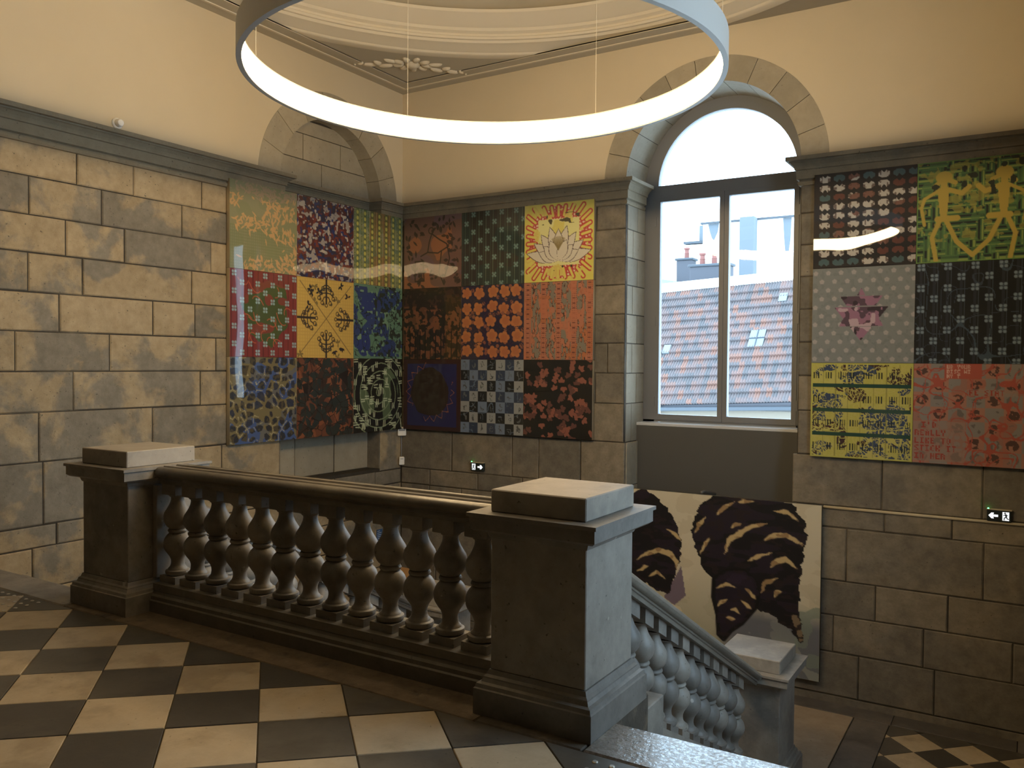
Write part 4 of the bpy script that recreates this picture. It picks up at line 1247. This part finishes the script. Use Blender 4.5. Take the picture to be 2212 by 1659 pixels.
def R01():
    im = canvas((84, 122, 58)); put(im, vnoise(4, 41, oct_=2) > .5, (62, 112, 64))
    I, J = np.floor(UU*15).astype(int), np.floor(VV*15).astype(int)
    rr = np.random.default_rng(42).random((40, 40))
    u, v = np.mod(UU*15, 1), np.mod(VV*15, 1)
    hz = rr[J, I] > .4
    put(im, np.where(hz, np.abs(v-.3) < .17, np.abs(u-.3) < .17), (30, 46, 38)); put(im, np.where(hz, np.abs(v-.72) < .12, np.abs(u-.72) < .12), (150, 176, 74))
    put(im, (vnoise(12, 45, oct_=2) > .6), (92, 140, 74), .7)
    put(im, (vnoise(16, 47, oct_=3) > .64-.05*(np.abs(UU-.5) < .25)) & (VV < .8), (178, 166, 52), .7)
    Yl = (206, 178, 46)
    for fx in (.24, .76):
        s = 1 if fx < .5 else -1
        put(im, disc(fx, .16, .075, .06), Yl); put(im, seg([(fx-.09*s, .25), (fx, .17), (fx+.1*s, .22)], .022), Yl)
        put(im, seg([(fx, .18), (fx+.0*s, .5)], .030), Yl); put(im, inpoly([(fx-.06, .27), (fx+.05, .27), (fx+.03, .55), (fx-.03, .55)]), Yl)
        put(im, seg([(fx, .26), (fx-.17*s, .36), (fx-.2*s, .45), (fx-.17*s, .62)], .016), Yl)
        put(im, seg([(fx, .27), (fx+.16*s, .33), (fx+.22*s, .27)], .024), Yl)
        put(im, seg([(fx-.05*s, .57), (fx+.12*s, .57)], .030), Yl)
        put(im, seg([(fx-.03*s, .58), (fx-.10*s, .75), (fx-.06*s, .98)], .021), Yl)
        put(im, seg([(fx+.03*s, .60), (fx+.12*s, .80), (.5, .94)], .022), Yl)
    put(im, (vnoise(12, 49) > .74) & (VV < .35), (40, 50, 34))
    fr = np.maximum(np.abs(UU-.5), np.abs(VV-.5)) > .488; put(im, fr, (112, 158, 68))
    return im
def R10():
    im = canvas((140, 147, 147)); put(im, vnoise(30, 51, oct_=2) > .62, (128, 136, 136), .6)
    flowers = []
    for j in range(11):
        for i in range(8): flowers.append((.03+.128*i+(.064 if j % 2 else 0), .05+.091*j))
    def star(c):
        for x, y in flowers:
            for t in range(5): put(im, disc(x+.014*math.cos(t*1.257-1.57), y+.014*math.sin(t*1.257-1.57), .0115), c)
    star((184, 178, 176))
    T1 = inpoly([(.49, .22), (.27, .62), (.71, .62)]); T2 = inpoly([(.49, .77), (.22, .41), (.76, .41)]); T3 = inpoly([(.28, .30), (.70, .30), (.49, .62)])
    S_ = T1 | T2 | T3 & (VV > .3)
    put(im, S_, (168, 116, 148)); put(im, S_ & (vnoise(14, 53, oct_=2) > .5), (98, 72, 92)); put(im, S_ & (vnoise(18, 55) > .72), (206, 176, 190)); put(im, S_ & (vnoise(16, 57) > .76), (64, 50, 62))
    put(im, S_ & ((np.abs(VV-.41) < .006) | (np.abs(VV-.62) < .006) | (np.abs(VV-.30) < .006)), (146, 146, 148))
    return im
def R11():
    im = canvas((20, 23, 27))
    for i in range(9):
        put(im, np.abs(UU-.05-.12*i) < .012, (38, 46, 56)); put(im, np.abs(UU-.08-.12*i) < .003, (60, 76, 90))
    e = np.abs(vnoise(5, 61, oct_=1)-.5) < .014; put(im, e, (62, 84, 102)); e = np.abs(vnoise(7, 65)-.42) < .012; put(im, e, (52, 70, 88))
    for j in range(10):
        for i in range(5):
            crossflower(im, .05+.24*i+(.12 if j % 2 else 0), .04+.105*j, .031, (128, 152, 170), (60, 80, 98))
    return im
def R20():
    im = canvas((206, 200, 70))
    b = vnoise(5, 71, oct_=3) > .51; put(im, b, (48, 72, 112)); put(im, vnoise(6, 75, oct_=2) > .66, (70, 38, 42))
    for sd, fr in ((77, 5), (78, 8), (79, 6), (76, 11)):
        for th in (.38, .5, .62):
            put(im, np.abs(vnoise(fr, sd, oct_=2)-th) < .012, (212, 204, 92))
    I = np.mod(UU*8, 1)
    for j in range(4):
        y = .13+.25*j
        tick = (np.abs(VV-y) < .034) & (np.mod(I*5.2, 1) < .45) & (I > .12) & (I < .8)
        put(im, tick & (vnoise(9, 80+j) > .25), (24, 42, 40))
    for i in range(1, 8): put(im, np.abs(UU-i/8) < .0035, (150, 148, 62), .7)
    for y in (.235, .495, .75): put(im, np.abs(VV-y) < .019, (20, 76, 60))
    fr = np.maximum(np.abs(UU-.5), np.abs(VV-.5)) > .486; put(im, fr, (206, 204, 76))
    return im
def R21():
    im = canvas((150, 144, 140)); I, J = np.floor(UU*6.3).astype(int), np.floor(VV*7).astype(int)
    lt = (I+J) % 2 == 0; put(im, lt, (188, 128, 106)); put(im, vnoise(5, 81, oct_=2) > .64, (184, 104, 80), .6)
    u, v = np.mod(UU*6.3, 1), np.mod(VV*7, 1)
    fig = (np.hypot((u-.5)/.36, (v-.5)/.36) < 1) & (vnoise(30, 83, oct_=2) > .42); put(im, fig & lt, (96, 66, 58)); put(im, fig & ~lt & (vnoise(24, 87) > .55), (120, 112, 108))
    rd = (192, 84, 62)
    for sd, th in ((91, .5), (93, .45), (97, .55)): put(im, np.abs(vnoise(5, sd, oct_=2)-th) < .016, rd)
    put(im, (np.abs(UU-.44) < .16) & (VV < .15), rd); 
    for i_, s in enumerate(("UB YOUR", "DISC WI", "MY T")): text(im, s, .30, .012+.047*i_, .038, (226, 178, 160))
    put(im, (np.abs(UU-.70) < .21) & (np.abs(VV-.282) < .035), (168, 146, 134), .7); text(im, "FE STAT", .5, .255, .055, (178, 62, 44))
    put(im, (UU < .47) & (VV > .575) & (VV < .975), (166, 142, 130), .75)
    for i_, s in enumerate(("I'D", "REALLY", "LIKE TO", "STICK IT", "IN HER")): text(im, s, .02+(.06 if i_ == 0 else 0), .585+.078*i_, .060, (178, 62, 44))
    return im

def picture(W, u0, u1, z0, z1, im, label, edge=(196, 180, 150), depth=0.055, mat='paint', name='painting', cat='painting', group=None, gain=1.0, off=0.008):
    """a panel: fine coloured front, plain edges and back, one mesh"""
    n = im.shape[0]-1
    u = np.linspace(u0, u1, n+1); z = np.linspace(z1, z0, n+1)
    Zg, Ug = np.meshgrid(z, u, indexing='ij')
    if W.side == 'left':
        co = np.stack([np.full_like(Ug, depth), Ug-(u0+u1)/2, Zg-(z0+z1)/2], -1); org = (XL+off, (u0+u1)/2, (z0+z1)/2)
    else:
        co = np.stack([Ug-(u0+u1)/2, np.full_like(Ug, -depth), Zg-(z0+z1)/2], -1); org = ((u0+u1)/2, YB-off, (z0+z1)/2)
    hu, hz = (u1-u0)/2, (z1-z0)/2
    side = []
    for d in (depth-0.0004, 0.002):
        for a, b in ((-hu, -hz), (hu, -hz), (hu, hz), (-hu, hz)):
            side.append((d, a, b) if W.side == 'left' else (a, -d, b))
    nv = (n+1)**2
    verts = np.concatenate([co.reshape(-1, 3), np.array(side)])
    i, j = np.meshgrid(np.arange(n), np.arange(n), indexing='ij')
    a = i*(n+1)+j
    q = np.stack([a, a+n+1, a+n+2, a+1], -1).reshape(-1, 4)
    s = nv
    sq = np.array([(s, s+1, s+5, s+4), (s+1, s+2, s+6, s+5), (s+2, s+3, s+7, s+6), (s+3, s, s+4, s+7), (s+4, s+5, s+6, s+7)])
    faces = np.concatenate([q, sq])
    me = bpy.data.meshes.new(name)
    me.vertices.add(len(verts)); me.vertices.foreach_set('co', verts.ravel().astype(np.float32))
    me.loops.add(faces.size); me.loops.foreach_set('vertex_index', faces.ravel().astype(np.int32))
    me.polygons.add(len(faces)); me.polygons.foreach_set('loop_start', (np.arange(len(faces))*4).astype(np.int32))
    me.update(calc_edges=True)
    colr = np.ones((len(verts), 4), np.float32)
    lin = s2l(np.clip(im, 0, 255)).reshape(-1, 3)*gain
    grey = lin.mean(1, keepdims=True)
    colr[:nv, :3] = np.clip(lin*0.84+grey*0.16+0.006, 0, 0.9)  # greyed and lifted: a hazy veil put into the picture colours
    colr[nv:, :3] = s2l(edge)
    at_ = me.color_attributes.new('paint', 'FLOAT_COLOR', 'POINT')
    at_.data.foreach_set('color', colr.ravel())
    me.materials.append(MAT[mat])
    o = link(name, me, None, None, org)
    return tag(o, label, cat, group)

PANELS = {
 'left': (WLm, 5.795, 2.766, 0.737, 3.478, [
  (L00, 'olive green picture with ochre leaf clusters, top left on the left wall'),
  (L01, 'mottled dark red, blue and grey picture above the yellow one'),
  (L02, 'yellow-green picture with dotted vertical stripes beside the room corner'),
  (L10, 'dark red picture with green blot and pale blue flowers'),
  (L11, 'bright yellow picture with black trees and crossing diagonals'),
  (L12, 'green picture with deep blue blots and black scribble'),
  (L20, 'blue and olive picture of dark pebble-like cells'),
  (L21, 'rust orange picture covered in dark green leaf shapes'),
  (L22, 'black picture with a pale green spiral and tick marks')]),
 'back': (WBm, -6.985, 2.745, 0.740, 3.470, [
  (B00, 'mauve brown picture with dark leafy drawn figures beside the corner'),
  (B01, 'dark teal picture with thin stripes and pale cross flowers'),
  (B02, 'yellow picture of a white lotus with red dotted border'),
  (B10, 'dark brown picture with small orange blotches'),
  (B11, 'navy picture with five rows of orange flowers'),
  (B12, 'salmon picture with vertical bands of grey scribble'),
  (B20, 'maroon framed navy picture with a dark round sunflower head'),
  (B21, 'blue-grey and black checkerboard picture'),
  (B22, 'black picture scattered with reddish brown leaves')]),
 'right': (WBm, -1.852, 2.745, 0.715, 3.470, [
  (R00, 'dark picture with rows of white and brown blots, right of the window'),
  (R01, 'green maze picture with two yellow skeleton-like figures'),
  None,
  (R10, 'grey picture with white blossoms and a pink six-pointed star'),
  (R11, 'black picture with steel blue cross flowers and stripes'),
  None,
  (R20, 'yellow and blue picture crossed by three dark green bars'),
  (R21, 'red and grey checked picture with scrawled red lettering'),
  None])}
GAIN = 0.85  # colour gain; right group set lower, its dimmer light put into the paint
for key, (W_, u0, wid, z0, z1, lst) in PANELS.items():
    pw, ph = wid/3, (z1-z0)/3
    for i, it in enumerate(lst):
        if it is None: continue
        r, c = divmod(i, 3)
        fn, lab = it
        g = 0.0015
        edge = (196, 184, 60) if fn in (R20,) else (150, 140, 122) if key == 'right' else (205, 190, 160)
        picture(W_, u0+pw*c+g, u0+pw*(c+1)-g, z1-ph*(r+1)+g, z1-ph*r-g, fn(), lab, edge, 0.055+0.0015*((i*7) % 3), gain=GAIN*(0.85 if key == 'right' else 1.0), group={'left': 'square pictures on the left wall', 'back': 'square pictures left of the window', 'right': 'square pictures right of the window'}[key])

# large dark painting of roots hung below the window
N = 230
VV, UU = np.meshgrid((np.arange(N+1))/N, (np.arange(N+1))/N, indexing='ij')
BIG = [(.553,-.003),(.51,.041),(.49,.07),(.467,.15),(.46,.227),(.466,.303),(.481,.344),(.506,.448),(.555,.504),(.618,.545),(.695,.582),(.749,.644),(.793,.655),(.845,.705),(.889,.726),(.925,.799),(.939,.785),(.916,.637),(.916,.596),(.921,.431),(.927,.307),(.947,.202),(.932,.093),(.91,.055),(.881,-.002),(.808,-.014),(.719,-.023),(.643,-.014)]
SMALL = [(.558,.503),(.586,.465),(.617,.438),(.686,.425),(.732,.469),(.751,.549),(.741,.635),(.682,.744),(.636,.798),(.605,.859),(.582,.833),(.576,.715),(.556,.612)]
LEFTR = [(.041,.142),(.113,.064),(.166,.034),(.226,-.007),(.244,.008),(.278,.032),(.338,.102),(.381,.162),(.411,.301),(.4,.424),(.368,.563),(.352,.633),(.292,.623),(.206,.573),(.152,.538),(.08,.425),(.033,.282)]
TAIL = [(.884,.644),(.917,.642),(.939,.78),(.922,.79)]
STR = [[(.566,.114),(.597,.067),(.643,.026)],[(.659,.024),(.689,.017),(.727,.012)],[(.809,.054),(.867,.056),(.91,.098)],[(.473,.236),(.491,.179),(.519,.131)],[(.497,.363),(.513,.306),(.536,.259)],[(.604,.344),(.623,.255),(.676,.199),(.721,.16),(.78,.134)],[(.63,.179),(.668,.152)],[(.774,.23),(.81,.199),(.861,.187),(.926,.236)],[(.708,.368),(.745,.33),(.804,.303)],[(.798,.383),(.827,.346),(.859,.328),(.906,.373)],[(.762,.546),(.777,.481),(.828,.444)],[(.818,.556),(.829,.527),(.847,.516)],[(.571,.555),(.61,.52),(.656,.532)],[(.695,.534),(.721,.555),(.737,.583)],[(.58,.66),(.595,.63),(.618,.614)],[(.68,.606),(.703,.628),(.722,.65)],[(.631,.671),(.654,.665),(.669,.688)],[(.62,.721),(.651,.722)],[(.34,.235),(.382,.256),(.407,.296)],[(.196,.45),(.247,.401),(.299,.37),(.358,.382),(.387,.426),(.388,.47)],[(.201,.523),(.227,.495),(.252,.479)],[(.257,.546),(.291,.506),(.334,.542)]]
im = canvas((196, 186, 158))
put(im, vnoise(14, 1, oct_=3) > .58, (184, 172, 142), .6)
gl_ = np.clip((VV-.45)*2.2, 0, 1)*(vnoise(5, 4, oct_=3) > .46); put(im, gl_, (128, 130, 104), .55)
put(im, np.clip((VV-.60)*9, 0, 1)*np.clip((UU-.56)*12, 0, 1), (92, 96, 106), .92); put(im, (vnoise(7, 9, oct_=3) > .55)*np.clip((VV-.55)*3, 0, 1)*(UU > .6), (150, 156, 140), .6); put(im, (vnoise(9, 19, oct_=2) > .6)*(VV > .5)*(UU > .9), (116, 130, 116), .7)
put(im, inpoly([(.33, .66), (.41, .45), (.432, .63), (.38, .70)]), (104, 88, 108), .9)
wob = 0.012*(vnoise(40, 7, oct_=2)-.5)*2
u0_, v0_ = UU.copy(), VV.copy()
for P_ in (BIG, LEFTR, SMALL):
    UU, VV = u0_+wob, v0_+0.8*wob[::-1]
    msk = inpoly(P_)
    UU, VV = u0_, v0_
    put(im, msk, (15, 11, 17) if P_ is not SMALL else (27, 18, 34))
    if P_ is SMALL: put(im, seg(P_+[P_[0]], .009), (7, 5, 8)); put(im, disc(.66, .48, .06, .03)*(vnoise(20, 2) > .4), (62, 42, 76), .7)
    put(im, msk & (vnoise(9, len(P_), 22, 2) > .60), (36, 23, 42), .7); put(im, msk & (vnoise(24, 5+len(P_), 40, 2) > .66), (34, 22, 24), .8)
def taper(pts, w_):
    d = np.zeros(UU.shape)
    P2 = []
    for (a, b), (c, e) in zip(pts[:-1], pts[1:]):
        P2 += [(a+(c-a)*t, b+(e-b)*t) for t in np.linspace(0, 1, 9)[:-1]]
    P2.append(pts[-1])
    for q_, (x, y) in enumerate(P2):
        r_ = w_*(0.12+math.sin(PI*(q_+0.5)/len(P2))**0.8)
        d = np.maximum(d, np.clip((r_-np.hypot(UU-x, (VV-y)*0.72))*N+0.5, 0, 1))
    return d
for s in STR:
    w_ = 0.0075 if len(s) < 4 else 0.0115
    UU, VV = u0_+wob*.6, v0_+wob[::-1]*.6
    tm = taper(s, w_)
    put(im, tm, (186, 160, 106)); put(im, tm*(vnoise(30, 3) > .62), (140, 108, 66), .8)
    UU, VV = u0_, v0_
put(im, inpoly(TAIL), (120, 100, 72)); put(im, inpoly(TAIL) & (vnoise(30, 8, oct_=2) > .55), (44, 34, 32))
picture(WBm, -4.15, -1.73, -1.507, 0.235, im, 'large painting of dark purple roots on beige below the window', (110, 104, 90), 0.045, mat='oil', gain=1.1, off=0.03)

# ------------------------------------------------------------------ OUTSIDE THE WINDOW
roof = thing('tiled_house', 'house with a steep weathered red tile roof outside the window', 'house', (-11.0, 34.0, 0.0))
def zr_e(x): return 0.05+(x+12.8)*0.0547
def zr_r(x): return 4.85+(x+14.47)*0.0556
RXA, RXB, NR = -17.5, -4.5, 14
def rp(x, s):
    y = 32.0+4.0*s
    return Vector((x+11.0, y-34.0, zr_e(x)+(zr_r(x)-zr_e(x))*s))
m = MB()
m.add([rp(RXA, 0)-Vector((0, 0, .1)), rp(RXB, 0)-Vector((0, 0, .1)), rp(RXB, 1)-Vector((0, 0, .1)), rp(RXA, 1)-Vector((0, 0, .1)), rp(RXA, 0)-Vector((0, 0, .3)), rp(RXB, 0)-Vector((0, 0, .3)), rp(RXB, 1)-Vector((0, 0, .3)), rp(RXA, 1)-Vector((0, 0, .3))],
      [(0, 1, 2, 3), (7, 6, 5, 4), (0, 4, 5, 1), (2, 6, 7, 3), (1, 5, 6, 2), (0, 3, 7, 4)]).build('roof_deck', 'ext_grey', roof)
nx = int((RXB-RXA)/0.11)*4
for r in range(NR):
    m = MB(); vs_, fs_ = [], []
    for i in range(nx+1):
        x = RXA+(RXB-RXA)*i/nx
        h = 0.030*math.sin(2*PI*x/0.11)
        a = rp(x, r/NR-0.012); b = rp(x, (r+1)/NR)
        nrm = Vector((0, -0.77, 0.64))
        vs_ += [a+nrm*(0.13+h), b+nrm*(0.015+h), a+nrm*(0.0+h)]
    for i in range(nx):
        fs_ += [(i*3, i*3+3, i*3+4, i*3+1), (i*3, i*3+2, i*3+5, i*3+3)]
    m.add(vs_, fs_).build('tile_row', 'rooftile', roof, recalc=False)
MB().box(RXA+11, RXB+11, -1.9, 1.0, -6.0, -0.12).build('house_wall', 'ext_cream', roof)
m = MB(); m.tube([(RXA+11, -2.1, zr_e(RXA)-0.16), (RXB+11, -2.1, zr_e(RXB)-0.36)], 0.085, 10); m.build('gutter', 'ext_zinc', roof, smooth=True)
MB().tube([(-12.77+11, -2.12, 0.1), (-12.77+11, -2.12, -6.0)], 0.05, 8).build('downpipe', 'ext_white', roof)
for (x0, x1, s0, s1, bars) in ((-9.75, -9.15, 0.42, 0.56, True), (-8.95, -8.62, 0.80, 0.87, False), (-13.35, -13.05, 0.41, 0.48, False)):
    nrm = Vector((0, -0.77, 0.64))
    q = [rp(x0, s0)+nrm*.13, rp(x1, s0)+nrm*.13, rp(x1, s1)+nrm*.13, rp(x0, s1)+nrm*.13]
    sk = MB().add(q+[v-nrm*.12 for v in q], [(0, 1, 2, 3), (7, 6, 5, 4), (0, 4, 5, 1), (1, 5, 6, 2), (2, 6, 7, 3), (3, 7, 4, 0)]).build('skylight', 'ext_glass', roof)
    if bars:
        c_ = [(q[0]+q[1])/2, (q[2]+q[3])/2, (q[0]+q[3])/2, (q[1]+q[2])/2]
        m = MB(); m.tube([c_[0]+nrm*.02, c_[1]+nrm*.02], 0.022, 5); m.tube([c_[2]+nrm*.02, c_[3]+nrm*.02], 0.022, 5); m.build('glazing_bar', 'ext_zinc', sk)
m = MB(); m.add([rp(RXA, 1)+Vector((0, -.1, .05)), rp(RXB, 1)+Vector((0, -.1, .05)), rp(RXB, 1)+Vector((0, .25, .05)), rp(RXA, 1)+Vector((0, .25, .05)), rp(RXA, 1)+Vector((0, -.1, .42)), rp(RXB, 1)+Vector((0, -.1, .42)), rp(RXB, 1)+Vector((0, .25, .42)), rp(RXA, 1)+Vector((0, .25, .42))], [(0, 3, 2, 1), (4, 5, 6, 7), (0, 1, 5, 4), (1, 2, 6, 5), (2, 3, 7, 6), (3, 0, 4, 7)]).build('parapet', 'ext_white', roof)

def chimney(label, x0, x1, y, z0, z1, pots, mat='ext_grey', d=0.7, cap=True):
    o = thing('chimney_stack', label, 'chimney', ((x0+x1)/2, y, z0))
    hw = (x1-x0)/2
    MB().cbox(-hw, hw, 0, d, 0, z1-z0, 0.02).build('stack', mat, o)
    if cap:
        MB().cbox(-hw-0.08, hw+0.08, -0.08, d+0.08, z1-z0, z1-z0+0.12, 0.03).build('cap', 'ext_zinc', o)
    for px, ph in pots:
        MB().lathe([(0.13, 0), (0.12, ph*0.45), (0.14, ph*0.5), (0.11, ph*0.55), (0.11, ph*0.8), (0.16, ph*0.85), (0.16, ph)], 12, (px-(x0+x1)/2, d/2), z1-z0+0.12).build('pot', 'terracotta', o, smooth=40)
    return o
chimney('grey chimney stack with one pot beyond the roof, leftmost', -16.5, -15.64, 43.4, -6.0, 7.25, [(-16.05, 0.58)])
chimney('wide grey chimney stack with two pots just behind the tile roof', -13.79, -11.92, 38.0, -6.0, 6.2, [(-13.3, 0.55), (-12.72, 0.55)])
chimney('tall pale chimney rising above the white facade', -13.33, -12.56, 44.2, -6.0, 9.45, [], 'ext_stain', 0.6, False)
fc = thing('white_building', 'overexposed white building behind the tile roof', 'building', (-10.0, 45.0, 0.0))
MB().box(-5.6, 7.0, 0, 1.1, -6, 9.35).build('facade', 'ext_white', fc)
MB().box(-5.7, 7.1, -0.15, 1.1, 9.35, 9.45).build('roof_edge', 'ext_zinc', fc)
for x, wd, h in ((-1.05, 0.22, 2.3), (-0.05, 0.26, 2.2), (-0.55, 0.12, 0.4), (0.45, 0.12, 1.0), (-5.0, 0.3, 0.9), (1.3, 0.2, 1.6)):
    MB().prism([(x-wd, 9.34), (x+wd, 9.34), (x+wd*.8, 9.34-h*.5), (x+wd*.1, 9.34-h), (x-wd*.3, 9.34-h*.85), (x-wd*.7, 9.34-h*.45)], -0.012, 0.0, 'y').build('stain', 'ext_stain', fc)
up = thing('rendered_building', 'pale stained building with a tiled edge, upper left of the view', 'building', (-16.0, 46.7, 0.0))
MB().box(-0.4, 1.15, 0, 2.0, 5.0, 9.6).build('wall', 'ext_stain', up)
MB().box(-1.2, 1.3, -0.4, 2.0, 8.55, 8.68).build('eave', 'ext_zinc', up)
MB().box(-6.4, 1.2, -0.3, 2.2, -6, 8.5).build('lower_wall', 'ext_white', up)
lr = thing('low_building', 'low building with a pale green sheet roof behind the tiles', 'building', (-16.0, 40.0, 0.0))
MB().box(-4.5, 1.6, 0.1, 3, -6, 5.0).build('wall', 'ext_white', lr)
MB().add([(-4.5, -0.2, 4.6), (2.2, -0.2, 4.6), (2.2, 3.2, 5.6), (-4.5, 3.2, 6.9), (-4.5, -0.2, 4.5), (2.2, -0.2, 4.5), (2.2, 3.2, 5.5), (-4.5, 3.2, 6.8)], [(0, 1, 2, 3), (7, 6, 5, 4), (0, 4, 5, 1), (1, 5, 6, 2), (2, 6, 7, 3), (3, 7, 4, 0)]).build('sheet_roof', 'ext_pale', lr)
